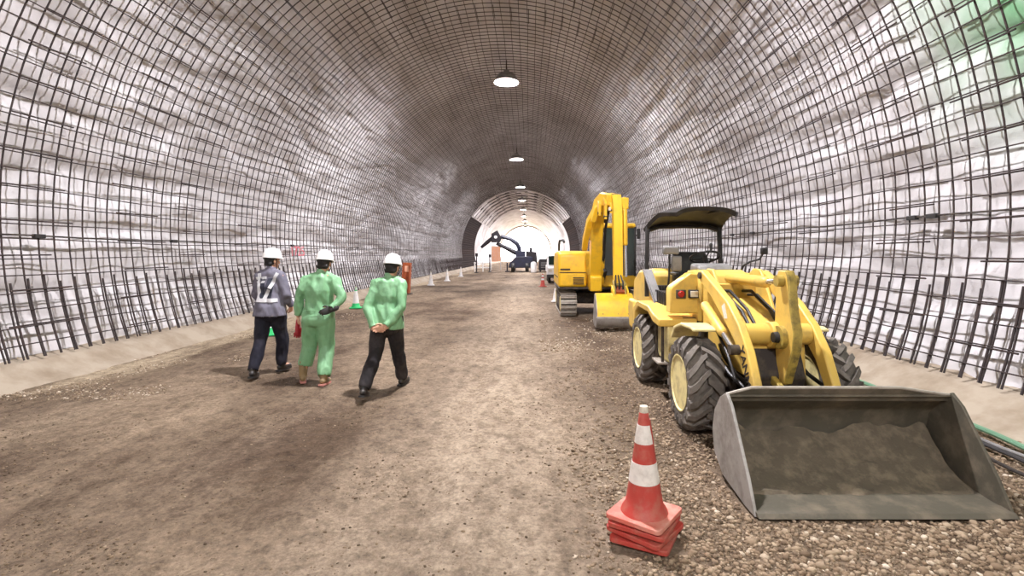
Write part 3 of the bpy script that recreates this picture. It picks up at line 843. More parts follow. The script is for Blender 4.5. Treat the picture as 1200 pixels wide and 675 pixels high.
# bucket
bx0, bx1 = 1.47, 3.14
bprof = [(3.33, .012), (3.47, .012), (3.85, .05), (4.02, .16), (4.06, .32), (4.02, .47), (3.90, .60), (3.80, .66)]
def offset(pr_, t):
    out = []
    for i in range(len(pr_)):
        a = pr_[max(i - 1, 0)]; b_ = pr_[min(i + 1, len(pr_) - 1)]
        d = V((b_[0] - a[0], b_[1] - a[1])).normalized()
        out.append((pr_[i][0] - d.y * t, pr_[i][1] + d.x * t))
    return out
inner = offset(bprof, .018)
bk = MB().prism(bprof + inner[::-1], 'X', bx0, bx1).build('bucket', M['bucket_in'], ld, .004)
for x0 in (bx0 - .012, bx1 - .012):
    MB().prism([(3.31, .0), (3.47, .0), (3.86, .04), (4.035, .155), (4.075, .32), (4.03, .48), (3.91, .615), (3.795, .675), (3.70, .60), (3.42, .20)], 'X', x0, x0 + .024).build('side_plate', M['bucket_out'] if x0 < 2 else M['bucket_in'], bk, .004)
MB().prism([(3.27, .004), (3.40, .004), (3.40, .034), (3.30, .030)], 'X', bx0, bx1).build('cutting_edge', M['bucket_in'], bk, .004)
sg = MB()
P4 = [(bx0, .655), (1.64, .712), (2.74, .712), (bx1, .645), (bx1, .60), (bx0, .60)]
sg.v = [(x, 3.80 - (z - .66) * .5, z) for x, z in P4] + [(x, 3.825 - (z - .66) * .5, z) for x, z in P4]
sg.f = [tuple(range(6)), tuple(range(11, 5, -1))] + [(i, (i + 1) % 6, (i + 1) % 6 + 6, i + 6) for i in range(6)]
sg.build('spill_guard', M['bucket_in'], bk, .004)
MB().tube([(bx0, 3.81, .66), (1.64, 3.785, .714), (2.74, 3.785, .714), (bx1, 3.81, .65)], .012, 8).build('top_rim', M['steel'], bk)
for x0 in (1.86, 2.50): MB().prism([(4.075, .16), (4.26, .27), (4.26, .40), (4.075, .46)], 'X', x0, x0 + .08).build('bucket_ear', M['dark'], bk, .01)
soil = MB(); nx, ny = 40, 12
for j in range(ny + 1):
    for i in range(nx + 1):
        u, v = i / nx, j / ny
        x = bx0 + .05 + u * (bx1 - bx0 - .1)
        y = 3.52 + v * .49; z = .045 + v ** 1.6 * (.31 + .13 * noise.noise((x * 2.4, v * 2, 1))) + .035 * noise.noise((x * 9, v * 7, 3)) - (.035 if j == 0 else 0)
        soil.v.append((x, y, z))
for j in range(ny):
    for i in range(nx): soil.f.append((j * 41 + i, j * 41 + i + 1, j * 41 + i + 42, j * 41 + i + 41))
so = soil.build('soil_residue', M['soil'], bk); so['kind'] = 'stuff'

# ------------------------------------------------------------------ excavator
EX, EY = 1.94, 15.2
ex = thing('excavator', 'yellow tracked excavator with folded boom behind the loader', 'excavator', (EX, EY, 0))
Y2 = M['yellow2']
pad = MB().box(-.22, .22, -.055, .055, -.012, .012).add(*(lambda m_: (m_.v, m_.f))(MB().box(-.22, .22, -.008, .008, .01, .035))).mesh('track_shoe')
pad.materials.append(M['steel'])
for xc, nm in ((1.08, 'left'), (2.80, 'right')):
    y0, y1, rr, zc = 14.2, 16.4, .29, .33
    per = []
    n_s = 13
    for i in range(n_s): per.append((y0 + (y1 - y0) * (i + .5) / n_s, zc + rr, 0))
    for i in range(6): a = math.pi * (i + .5) / 6; per.append((y1 + rr * math.sin(a), zc + rr * math.cos(a), -a))
    for i in range(n_s): per.append((y1 - (y1 - y0) * (i + .5) / n_s, zc - rr, math.pi))
    for i in range(6): a = math.pi * (i + .5) / 6; per.append((y0 - rr * math.sin(a), zc - rr * math.cos(a), math.pi - a))
    rr_, rr = rr, rr - .045
    lp = [(y0, zc + rr - .015), (y1, zc + rr - .015)] + [(y1 + (rr - .015) * math.sin(a), zc + (rr - .015) * math.cos(a)) for a in np.linspace(.3, 2.84, 8)] + [(y1, zc - rr + .015), (y0, zc - rr + .015)] + [(y0 - (rr - .015) * math.sin(a), zc - (rr - .015) * math.cos(a)) for a in np.linspace(.3, 2.84, 8)]
    rr = rr_
    tr = MB().prism(lp, 'X', xc - .20, xc + .20).build('track', M['dark'], ex)
    for y, z, a in per:
        o = put('track_shoe', pad, None, tr); o.location = V((xc, y, z)) - V(ex.location); o.rotation_euler = (a, 0, 0)
    MB().box(xc - .215, xc + .215, y0 + .1, y1 - .1, .22, .44).build('track_frame', M['dark'], tr, .02)
    for y in (y0, y1): MB().lathe([(.22, xc - .215), (.2, xc - .225), (.06, xc - .225), (.06, xc + .225), (.2, xc + .225), (.22, xc + .215)], (0, y, zc), 'X', 24).build('sprocket', M['cream'], tr)
    for q in range(4): MB().lathe([(.09, xc - .22), (.09, xc + .22)], (0, y0 + .45 + q * .43, .17), 'X', 14).build('roller', M['dark'], tr)
MB().box(1.3, 2.58, 14.75, 15.9, .28, .62).build('car_body', M['dark'], ex, .04)
MB().lathe([(.45, .6), (.48, .66), (.48, .74)], (EX, EY, 0), 'Z', 28).build('slew_ring', M['dark'], ex)
ul = MB().prism_xz([(.80, .74), (.80, .80), (3.0, .80), (3.0, .74)], 13.95, 16.5).build('deck', M['dark'], ex, .02)
# right-hand body of the machine (left in the picture)
bd = MB().prism([(14.0, .80), (13.98, 1.2), (14.06, 1.70), (14.2, 1.77), (15.0, 1.80), (16.2, 1.78), (16.55, 1.5), (16.6, .80)], 'X', .80, 1.58).build('engine_body', Y2, ex, .06)
MB().box(.83, 1.55, 13.965, 13.99, 1.195, 1.215).build('panel_seam', M['dark'], bd)
for i in range(4): MB().box(1.2, 1.5, 13.965, 13.99, .88 + i * .055, .905 + i * .055).build('vent_slat', M['dark'], bd, .004)
MB().box(.85, 1.12, 13.96, 13.985, 1.27, 1.31).build('badge_strip', M['ink'], bd)
MB().box(.795, .81, 14.2, 16.2, 1.05, 1.08).build('side_trim', M['dark'], bd)
hr = MB().tube([(.93, 15.9, 1.75), (.93, 15.9, 2.0), (.95, 15.86, 2.12), (1.05, 15.8, 2.14), (1.08, 15.75, 2.06)], .035, 10).build('exhaust_pipe', M['black'], ex)
MB().prism([(15.6, .80), (15.6, 1.80), (16.5, 1.76), (16.75, 1.4), (16.75, .80)], 'X', .84, 2.98).build('counterweight', Y2, ex, .08)
# cab
cb = MB().box(1.98, 2.93, 14.05, 15.6, .80, 1.12).build('cab_base', Y2, ex, .03)
MB().prism([(14.05, 2.42), (14.02, 2.50), (14.15, 2.56), (15.5, 2.56), (15.62, 2.48), (15.6, 2.42)], 'X', 1.98, 2.93).build('cab_roof', Y2, cb, .03)
for x, y in ((2.0, 14.07), (2.91, 14.07), (2.0, 15.57), (2.91, 15.57)): MB().box(x - .03, x + .03, y - .03, y + .03, 1.1, 2.46).build('cab_pillar', M['black'], cb, .012)
MB().box(2.03, 2.88, 14.06, 14.075, 1.12, 2.42).build('windscreen', M['glass'], cb)
MB().box(1.985, 2.0, 14.1, 15.54, 1.12, 2.42).build('side_window', M['glass'], cb)
MB().box(2.91, 2.925, 14.1, 15.54, 1.12, 2.42).build('side_window', M['glass'], cb)
MB().box(2.03, 2.88, 15.56, 15.575, 1.12, 2.42).build('rear_window', M['glass'], cb)
MB().box(2.25, 2.65, 14.9, 15.2, 1.12, 1.9).build('operator_seat', M['black'], cb, .05)
ma = MB().tube([(2.93, 14.05, 2.2), (3.0, 13.98, 2.3)], .015, 6).build('mirror_arm', M['black'], cb)
MB().box(2.94, 3.03, 13.95, 13.99, 2.12, 2.40).build('mirror', M['black'], ma, .012)
MB().box(2.45, 2.85, 13.99, 14.05, 2.46, 2.53).build('visor', Y2, cb, .01)
# boom: lower boom, offset head, stick
def link(name, pts, w, m_=Y2, par=ex, bev=.015):
    # pts: (x, y, z, half-height) along the member; w is its half width in X
    vs = []
    n_ = len(pts)
    for i, p in enumerate(pts):
        a = V(pts[max(i - 1, 0)][:3]); b_ = V(pts[min(i + 1, n_ - 1)][:3]); d = (b_ - a).normalized()
        s_ = d.cross(V((1, 0, 0))); s_ = s_.normalized() if s_.length > .05 else V((0, 0, 1)); x_ = V((1, 0, 0))
        for sx, sy in ((-1, -1), (1, -1), (1, 1), (-1, 1)): vs.append(V(p[:3]) + x_ * (w * sx) + s_ * (p[3] * sy))
    fs = [(0, 1, 2, 3), tuple((n_ - 1) * 4 + k for k in (3, 2, 1, 0))]
    for i in range(n_ - 1):
        for k in range(4): fs.append((i * 4 + k, i * 4 + 4 + k, i * 4 + 4 + (k + 1) % 4, i * 4 + (k + 1) % 4))
    return MB().add(vs, fs).build(name, m_, par, bev)
MB().prism([(13.5, .72), (13.45, 1.1), (13.7, 1.25), (14.2, 1.1), (14.3, .72)], 'X', 1.62, 1.92).build('boom_bracket', Y2, ex, .03)
lb = link('lower_boom', [(1.77, 13.75, 1.0, .13), (1.75, 13.45, 1.6, .19), (1.73, 13.2, 2.2, .22), (1.73, 12.95, 2.62, .18), (1.76, 12.75, 2.85, .12)], .145)
link('boom_side_plate', [(1.46, 13.5, 1.82, .06), (1.47, 13.3, 2.1, .10), (1.54, 13.0, 2.55, .11), (1.66, 12.8, 2.8, .10)], .07, Y2)
bcyl = MB().tube([(1.96, 13.7, .95), (1.90, 13.25, 1.75)], .06, 12, round_ends=True).build('boom_cylinder', Y2, ex)
MB().tube([(1.905, 13.3, 1.7), (1.87, 13.0, 2.25)], .03, 10).build('cylinder_rod', M['chrome'], bcyl)
ub = link('upper_boom', [(1.72, 12.9, 2.66, .14), (1.76, 12.62, 2.92, .16), (1.85, 12.3, 3.02, .16), (1.98, 12.05, 2.98, .13)], .15)
MB().tube([(1.60, 12.75, 2.55), (1.78, 12.3, 3.16), (1.95, 12.05, 3.08)], .05, 10).build('offset_rod', Y2, ub)
link('offset_bracket', [(1.58, 12.65, 2.5, .06), (1.66, 12.55, 2.85, .10), (1.80, 12.35, 3.02, .07)], .06, Y2, ub)
MB().tube([(1.60, 13.15, 2.1), (1.66, 12.75, 2.62)], .05, 12, round_ends=True).build('offset_cylinder', Y2, ex)
for k_, (xa, za, zb) in enumerate(((1.66, 2.60, 2.98), (1.80, 2.52, 3.06), (1.93, 2.66, 2.96))):
    lk = MB().prism([(12.16, zb), (11.98 + .03 * k_, (za + zb) / 2 + .1), (12.02, za), (12.14, za + .05), (12.26, (za + zb) / 2)], 'X', xa - .03, xa + .03).build('link_plate', Y2, ub, .008)
    MB().lathe([(.035, xa - .045), (.035, xa + .045)], (0, 12.05, za + .07), 'X', 12).build('link_pin', M['dark'], lk)
MB().box(1.86, 1.92, 11.98, 12.06, 2.72, 2.80).build('work_lamp', M['pinklamp'], ub, .01)
for k_ in range(3): MB().tube([(1.90 + .02 * k_, 13.55, 1.2), (1.91 + .02 * k_, 13.2, 1.7), (1.90 + .02 * k_, 12.9, 2.3), (1.90 + .02 * k_, 12.4, 2.75)], .014, 6).build('hydraulic_hose', M['black'], ex)
stk = link('stick', [(2.04, 12.0, 3.08, .08), (2.05, 11.93, 2.75, .14), (2.05, 11.86, 2.0, .115), (2.05, 11.8, 1.15, .09), (2.05, 11.78, .95, .07)], .105)
scy = MB().tube([(2.23, 11.98, 2.98), (2.23, 11.88, 1.95)], .062, 12, round_ends=True).build('bucket_cylinder', Y2, ex)
MB().tube([(2.23, 11.89, 2.0), (2.23, 11.8, 1.18)], .035, 10).build('cylinder_rod', M['chrome'], scy)
MB().box(2.13, 2.32, 11.9, 12.1, 2.75, 3.02).build('cylinder_bracket', Y2, stk, .02)
for k_ in range(4):
    MB().tube([(1.86 + .03 * k_, 13.0, 2.5), (1.90 + .03 * k_, 12.4, 3.2 - .03 * k_), (1.97 + .03 * k_, 12.0, 3.1), (1.96 + .04 * k_, 11.9, 2.8)], .016, 6).build('hydraulic_hose', M['black'], ex)
for k_ in range(3):
    MB().tube([(1.94 + .03 * k_, 13.75, .95), (1.97 + .03 * k_, 13.4, 1.25), (1.93, 13.55 + .1 * k_, 1.5), (1.95 + .03 * k_, 13.9, 1.6)], .02, 6).build('hydraulic_hose', M['black'], ex)
# bucket with linkage
MB().box(1.93, 2.22, 11.66, 11.84, .98, 1.04).build('linkage_arm', M['grease'], ex, .01)
for x in (1.93, 2.17): link('linkage_plate', [(x, 11.75, 1.08, .05), (x, 11.55, .9, .05), (x, 11.5, .72, .05)], .02, M['grease'])
bp = [(11.66, .80), (11.48, .78), (11.34, .64), (11.24, .46), (11.205, .32), (11.225, .20), (11.33, .10), (11.62, .07), (11.86, .13), (11.9, .18)]
inn = offset(bp, -.02)
eb = MB().prism(bp[:5] + inn[:5][::-1], 'X', 1.50, 2.32).build('bucket', Y2, ex)
MB().prism(bp[4:] + inn[4:][::-1], 'X', 1.50, 2.32).build('worn_shell', M['bucket_out'], eb)
MB().box(1.47, 2.35, 11.185, 11.215, .285, .335).build('lip_bar', M['bucket_out'], eb, .004)
for x0 in (1.485, 2.305): MB().prism(bp, 'X', x0, x0 + .025).build('side_plate', M['bucket_out'], eb, .004)
for x in (1.62, 1.95, 2.17): MB().box(x - .012, x + .012, 11.265, 11.30, .36, .66, Matrix.Rotation(-.5, 3, 'X')).build('bucket_rib', M['grease'], eb)
for i in range(5): MB().box(1.53 + i * .18, 1.60 + i * .18, 11.86, 12.0, .12, .16).build('tooth', M['steel'], eb, .006)
MB().prism([(11.6, .74), (11.5, .86), (11.75, .98), (11.82, .9), (11.68, .74)], 'X', 1.96, 2.16).build('bucket_hinge', M['rust'], eb, .015)
for x in (1.88, 2.20): MB().prism([(11.66, .78), (11.42, .74), (11.46, .88), (11.70, 1.0), (11.78, .9)], 'X', x, x + .035).build('bucket_ear', Y2, eb, .008)
for k_ in range(3): MB().tube([(1.99 + .05 * k_, 11.75, 1.25), (1.95 + .09 * k_, 11.58, 1.05), (1.97 + .07 * k_, 11.6, .86)], .018, 6).build('hydraulic_hose', M['black'], ex)

# ------------------------------------------------------------------ people
def voxel(mb, size, name, smooth=4, fac=.5):
    me = mb.mesh(name + '_raw', fix=True)
    ob = bpy.data.objects.new('raw', me); COL.objects.link(ob)
    r = ob.modifiers.new('remesh', 'REMESH'); r.mode = 'VOXEL'; r.voxel_size = size; r.use_smooth_shade = True
    if smooth:
        s_ = ob.modifiers.new('smooth', 'SMOOTH'); s_.iterations = smooth; s_.factor = fac
    dg = bpy.context.evaluated_depsgraph_get()
    out = bpy.data.meshes.new_from_object(ob.evaluated_get(dg), depsgraph=dg)
    out.name = name
    bpy.data.objects.remove(ob); bpy.data.meshes.remove(me)
    out.materials.clear()
    return out

def wrinkle(me, amp, fn=None, seed=0., freq=9):
    nv = len(me.vertices)
    co = [v_.co.copy() for v_ in me.vertices]; nr = [v_.normal.copy() for v_ in me.vertices]
    for i, c in enumerate(co):
        q = V((c.x * freq * 1.2 + seed, c.y * freq * 1.2, c.z * freq * .55 + c.x * 3))
        n = .8 * noise.noise(q) + 1.1 * (.35 - abs(noise.noise(q * .8 + V((3, 1, 7))))) + .35 * noise.noise(q * 2.3)
        co[i] = c + nr[i] * (amp * n)
    me.vertices.foreach_set('co', [q for c in co for q in c]); me.update()
    me.shade_smooth()

def cap(mb, pts, r, seg=14, sx=1, sy=1, up=None):
    mb.tube(pts, r, seg, sx, sy, up, round_ends=True)

def hand(mb, wrist, d, nrm, side, curl=.5, s=1.0):
    """palm, four fingers and a thumb: d points from the wrist to the fingers, nrm is the palm's facing, side +1 puts the thumb towards d x nrm"""
    d = V(d).normalized(); nrm = (V(nrm) - d * V(nrm).dot(d)).normalized(); lat = d.cross(nrm) * side
    w = V(wrist)
    cap(mb, [w - d * .02, w + d * .03 * s, w + d * .085 * s], [.027 * s, .036 * s, .038 * s], 12, sx=.5, sy=1.15, up=nrm)
    for i, (L_, o) in enumerate(((.072, .030), (.080, .0105), (.075, -.0095), (.058, -.029))):
        p = w + d * (.088 - .006 * abs(i - 1.2)) * s + lat * o * s
        ang = 0; pts = [p - d * .02 * s, p]
        for k in range(3):
            ang += curl * (.7 + .15 * i * .5)
            p = p + (d * math.cos(ang) + nrm * math.sin(ang)) * (L_ * (.45, .32, .23)[k] * s)
            pts.append(p)
        mb.tube(pts, [.0085 * s, .009 * s, .0085 * s, .008 * s, .007 * s], 8, round_ends=True)
    t0 = w + d * .028 * s + lat * .028 * s
    t1 = t0 + (d * .55 + lat * .75 + nrm * .25).normalized() * .040 * s
    t2 = t1 + (d * .85 + lat * .25 + nrm * .45).normalized() * .030 * s
    t3 = t2 + (d * .9 - lat * .05 + nrm * .5).normalized() * .022 * s
    mb.tube([t0 - lat * .01, t0, t1, t2, t3], [.012 * s, .0125 * s, .011 * s, .0095 * s, .008 * s], 8, round_ends=True)

def person(root, pose, cloth, s=1.0, seed=0):
    """a figure facing local +Y; pose holds the joints in metres for a 1.72 m body"""
    J = {k: V(p) for k, p in pose.items() if not isinstance(p, (int, float, tuple)) or isinstance(p, tuple)}
    hip = J['hip']; chest = J['chest']; neck = J['neck']
    yaw = pose.get('head_yaw', 0); pitch = pose.get('head_pitch', 0)
    twist = pose.get('twist', 0)
    fw = V((math.sin(-twist), math.cos(twist), 0))
    HR = Matrix.Rotation(yaw, 3, 'Z') @ Matrix.Rotation(pitch, 3, 'X')
    hc = J['head']
    def H(x, y, z): return hc + HR @ V((x, y, z))
    def limbs(mb, g, top=True, legs=True, arms=True, hem=None):
        if top:
            mid = (hip + chest) / 2
            cap(mb, [hip + V((0, 0, -.02)), mid, chest + V((0, 0, .0)), chest + V((0, 0, .10))],
                [.135 + g, .132 + g, .15 + g, .125 + g], 20, sx=.78, sy=1.12, up=fw)
            cap(mb, [J['sl'] + V((.04, 0, -.01)), (J['sl'] + J['sr']) / 2 + V((0, 0, -.01)), J['sr'] + V((-.04, 0, -.015))], [.052 + g, .07 + g, .052 + g], 14)
            cap(mb, [chest + V((0, 0, .1)), neck], [.085 + g, .058 + g * .7], 14)
            for sh_ in ('sl', 'sr'): cap(mb, [neck - V((0, 0, .035)), neck * .45 + J[sh_] * .55 + V((0, 0, .0)), J[sh_]], [.05 + g * .7, .05 + g * .7, .05 + g * .7], 12)
        if arms:
            for a, b_, c_ in (('sl', 'el', 'wl'), ('sr', 'er', 'wr')):
                A, B, C = J[a], J[b_], J[c_]
                g2 = g * .75
                cap(mb, [A, (A + B) / 2, B], [.056 + g2, .049 + g2, .042 + g2])
                cap(mb, [B, (B * .6 + C * .4), C], [.042 + g2, .041 + g2, .029 + g2])
        if legs:
            cap(mb, [hip + V((-.075, 0, .03)), hip + V((.075, 0, .03))], [.118 + g, .118 + g], 16)
            cap(mb, [hip + V((-.07, -.045, -.03)), hip + V((.07, -.045, -.03))], [.098 + g, .098 + g], 16)
            for q, (a, b_) in enumerate((('kl', 'al'), ('kr', 'ar'))):
                h0 = hip + V((-.088 if q == 0 else .088, 0, -.02)); K, A = J[a], J[b_]
                cap(mb, [h0, (h0 * .55 + K * .45), K], [.098 + g, .08 + g, .058 + g])
                bk_ = (K + A) / 2 - fw * .012
                cap(mb, [K, K * .65 + A * .35 - fw * .018, A], [.056 + g, .056 + g, .036 + g])
    # body: one continuous skin
    b = MB()
    limbs(b, 0)
    cap(b, [neck - V((0, 0, .03)), hc + HR @ V((0, -.015, -.06))], [.056, .054], 14)
    b.ell(H(0, -.008, .028), (.075, .095, .098), HR, 20, 14)
    cap(b, [H(0, .01, -.01), H(0, .045, -.075)], [.066, .042], 14)                       # jaw
    b.ell(H(0, .058, -.092), (.024, .02, .018), HR)                                     # chin
    cap(b, [H(0, .083, .018), H(0, .104, -.022)], [.010, .015], 10)                      # nose
    cap(b, [H(-.03, .080, .028), H(.03, .080, .028)], [.012, .012], 8)                   # brow
    cap(b, [H(-.02, .082, -.052), H(.02, .082, -.052)], [.009, .009], 8)                 # lips
    for sx in (-1, 1):
        b.ell(H(.077 * sx, -.008, -.005), (.010, .020, .033), HR)                        # ears
        b.ell(H(.045 * sx, .062, -.015), (.022, .02, .02), HR)                           # cheeks
    hand(b, J['wl'], J['dl'], J['nl'], pose.get('tl', 1), pose.get('cl', .5))
    hand(b, J['wr'], J['dr'], J['nr'], pose.get('tr', 1), pose.get('cr', .5))
    for a, t in (('al', 'fl'), ('ar', 'fr')):
        A = J[a]; d = J[t].normalized()
        cap(b, [A - V((0, 0, .0)), A + d * .06 - V((0, 0, .03)), A + d * .15 - V((0, 0, .05))], [.036, .036, .026], 12)
    me = voxel(b, .0055, 'body', 3)
    body = put('body', me, M['skin'], root)
    for sx in (-1, 1):
        e = MB().ell(H(.031 * sx, .079, .006), (.013, .011, .010), HR).build('eye', M['helmet'], root)
        MB().ell(H(.031 * sx, .0885, .006), (.006, .004, .006), HR, 10, 6).build('iris', M['hair'], e)
    cap_ = MB(); cap(cap_, [H(-.021, .0905, -.052), H(0, .0925, -.053), H(.021, .0905, -.052)], [.003, .0045, .003], 8)
    cap_.build('mouth', M['redglove'], root)
    # hair below the helmet
    h = MB(); h.ell(H(0, -.022, .02), (.082, .096, .10), HR, 20, 14); cap(h, [H(-.045, -.06, -.045), H(.045, -.06, -.045)], [.036, .036], 12)
    hm = voxel(h, .01, 'hair', 3)
    bm = bmesh.new(); bm.from_mesh(hm)
    inv = HR.inverted()
    kill = [v_ for v_ in bm.verts if (inv @ (v_.co - hc)).y > .045 or ((inv @ (v_.co - hc)).y > .0 and (inv @ (v_.co - hc)).z < .01)]
    bmesh.ops.delete(bm, geom=kill, context='VERTS'); bm.to_mesh(hm); bm.free(); hm.shade_smooth()
    put('hair', hm, M['hair'], root)
    # helmet: domed shell with ridge, brim and strap
    hl = MB(); n_ = 28; prof = []
    HT = .052
    rows = [(1.06, -.012), (1.03, 0), (1.0, .02), (.955, .05), (.85, .085), (.66, .112), (.40, .128), (.15, .134)]
    ring0 = len(rows)
    vs = []
    for rr, z in rows:
        for k in range(n_):
            a = 2 * math.pi * k / n_
            fx = math.cos(a) * .108 * rr; fy = math.sin(a) * .132 * rr
            if z < .0 and math.sin(a) > .0: fy += .045 * math.sin(a) ** 2
            vs.append(H(fx, fy - .006, HT + z + (.006 * math.exp(-(fx / .03) ** 2) if z > .03 else 0) - (.01 * max(0, math.sin(a)) if z < 0 else 0)))
    vs.append(H(0, -.006, HT + .142))
    fs = []
    for j in range(ring0 - 1):
        for k in range(n_): fs.append((j * n_ + k, j * n_ + (k + 1) % n_, (j + 1) * n_ + (k + 1) % n_, (j + 1) * n_ + k))
    t_ = len(vs) - 1
    for k in range(n_): fs.append(((ring0 - 1) * n_ + k, (ring0 - 1) * n_ + (k + 1) % n_, t_))
    hl.add(vs, fs)
    ho = hl.build('helmet', M['helmet'], root)
    so_ = ho.modifiers.new('thickness', 'SOLIDIFY'); so_.thickness = .005; so_.offset = -1
    sd_ = ho.modifiers.new('smooth', 'SUBSURF'); sd_.levels = 1; sd_.render_levels = 1
    MB().tube([H(.09 * math.cos(a), .115 * math.sin(a) - .006, HT - .022) for a in np.linspace(math.pi * .97, math.pi * 2.03, 16)], .011, 8, sx=1, sy=1).build('head_band', M['black'], ho)
    MB().tube([H(-.093, .0, HT - .02), H(-.084, .015, -.05), H(-.045, .05, -.105), H(0, .06, -.118), H(.045, .05, -.105), H(.084, .015, -.05), H(.093, .0, HT - .02)], .005, 6).build('chin_strap', M['black'], ho)
    # trousers
    loose = cloth.get('loose', .016)
    t = MB(); limbs(t, .020, top=False, arms=False)
    cap(t, [hip, hip + V((0, 0, .12))], [.138, .135], 18, sx=.80, sy=1.1, up=fw)
    for q, a in enumerate(('al', 'ar')):
        A = J[a]; K = J[('kl', 'kr')[q]]; d = (K - A).normalized()
        h_ = cloth.get('hems', (.03, .03))[q]
        cap(t, [K - d * .02, A + d * h_], [.070 + loose, .060 + loose])
        h0 = hip + V((-.088 if q == 0 else .088, 0, -.05)); cap(t, [h0, K], [.094 + loose, .070 + loose])
    tm_ = voxel(t, .011, 'trousers', 4); wrinkle(tm_, .017, seed=seed)
    bm = bmesh.new(); bm.from_mesh(tm_); kill = []
    for q, a in enumerate(('al', 'ar')):
        A = J[a]; d = (J[('kl', 'kr')[q]] - A).normalized(); h_ = cloth.get('hems', (.03, .03))[q]
        kill += [v_ for v_ in bm.verts if (v_.co - A).dot(d) < h_ - .035 and (v_.co - A).length < .25]
    bmesh.ops.delete(bm, geom=list(set(kill)), context='VERTS'); bm.to_mesh(tm_); bm.free(); tm_.shade_smooth()
    to_ = put('trousers', tm_, M[cloth['trousers']], root)
    so3 = to_.modifiers.new('cloth', 'SOLIDIFY'); so3.thickness = .004; so3.offset = -1
    # jacket
    j = MB(); limbs(j, .022, legs=False)
    if not cloth.get('overall'):
        cap(j, [hip + V((0, -.025, -.06)), hip + V((0, -.018, .05)), hip + V((0, 0, .2))], [.200, .192, .158], 20, sx=.86, sy=1.12, up=fw)
    else:
        cap(j, [hip + V((0, -.01, .02)), hip + V((0, 0, .16))], [.152, .150], 20, sx=.84, sy=1.12, up=fw)
    cap(j, [neck - V((0, 0, .03)), neck + V((0, -.004, .015))], [.072, .066], 16)           # collar
    for e_, w_ in (('el', 'wl'), ('er', 'wr')):
        d = (J[w_] - J[e_]).normalized(); cap(j, [J[e_], J[w_] - d * .045], [.060, .046])
    jm = voxel(j, .010, 'jacket', 3); wrinkle(jm, .022, seed=seed + 5)
    # trim the sleeves at the wrists
    bm = bmesh.new(); bm.from_mesh(jm)
    kill = []
    for e_, w_ in (('el', 'wl'), ('er', 'wr')):
        d = (J[w_] - J[e_]).normalized()
        kill += [v_ for v_ in bm.verts if (v_.co - J[w_]).dot(d) > -.008 and (v_.co - J[w_]).length < .09]
    if not cloth.get('overall'): kill += [v_ for v_ in bm.verts if v_.co.z < hip.z - .075 and (v_.co - hip).length < .28]
    bmesh.ops.delete(bm, geom=list(set(kill)), context='VERTS'); bm.to_mesh(jm); bm.free(); jm.shade_smooth()
    jo = put('jacket', jm, M[cloth['jacket']], root)
    so_ = jo.modifiers.new('cloth', 'SOLIDIFY'); so_.thickness = .004; so_.offset = -1
    # shoes
    for a, f in (('al', 'fl'), ('ar', 'fr')):
        sh = MB(); A = J[a]; d = J[f].normalized()
        dn = V((0, 0, -1)); dn = (dn - d * dn.dot(d)).normalized()
        cap(sh, [A - d * .045 + dn * .045, A + d * .05 + dn * .052, A + d * .165 + dn * .062], [.040, .046, .034], 14)
        if cloth['shoe'] == 'boot': cap(sh, [A + V((0, 0, .17 if cloth['hems'][0 if a == 'al' else 1] > .1 else .03)), A + dn * .02], [.060, .052], 14)
        else: cap(sh, [A - d * .012 + V((0, 0, .02)), A + dn * .03], [.050, .048], 14)
        sm_ = voxel(sh, .010, 'shoe', 3)
        so2 = put('boot' if cloth['shoe'] == 'boot' else 'shoe', sm_, M['boot' if cloth['shoe'] == 'boot' else 'shoe'], root)
        prof = [(-.095, .030), (-.09, .036), (.02, .041), (.12, .042), (.19, .026), (.205, 0)]
        out = [(p, w) for p, w in prof] + [(p, -w) for p, w in prof[::-1]][1:]
        lat = d.cross(dn)
        b_ = A + dn * .078
        n2 = len(out)
        ms = MB().add([b_ + d * p + lat * w + dn * 0 for p, w in out] + [b_ + d * p + lat * w + dn * .022 for p, w in out],
                      [tuple(range(n2)), tuple(range(2 * n2 - 1, n2 - 1, -1))] + [(i, (i + 1) % n2, (i + 1) % n2 + n2, i + n2) for i in range(n2)])
        ms.build('sole', M['black'] if cloth['shoe'] != 'boot' else M['pale_sole'], so2)
    root.scale = (s, s, s)
    return jo, jm

M['pale_sole'] = mat('pale_pink_sole', (196, 132, 120), .7)

def strips_on(me, paths, w, name, m_, parent, off=.007):
    """ribbon laid over a garment: each path is a list of (origin, direction) rays"""
    bv = bvhtree.BVHTree.FromPolygons([v_.co for v_ in me.vertices], [tuple(p.vertices) for p in me.polygons])
    for rays, wid in paths:
        hits = []
        for o, d in rays:
            h = bv.ray_cast(V(o), V(d).normalized())
            if h[0] is not None: hits.append((h[0] + h[1] * off * (1 if h[1].dot(V(d)) < 0 else -1), h[1] * (1 if h[1].dot(V(d)) < 0 else -1)))
        mb = MB(); vs = []
        n_ = len(hits)
        if n_ < 2: continue
        for i, (p, nr) in enumerate(hits):
            t = (hits[min(i + 1, n_ - 1)][0] - hits[max(i - 1, 0)][0]).normalized()
            s_ = t.cross(nr).normalized() * wid
            vs += [p - s_, p + s_, p + s_ - nr * .012, p - s_ - nr * .012]
        fs = [(0, 1, 2, 3), tuple((n_ - 1) * 4 + k for k in (3, 2, 1, 0))]
        for i in range(n_ - 1):
            for k in range(4): fs.append((i * 4 + k, i * 4 + (k + 1) % 4, i * 4 + 4 + (k + 1) % 4, i * 4 + 4 + k))
        mb.add(vs, fs).build(name, m_, parent, angle=60)

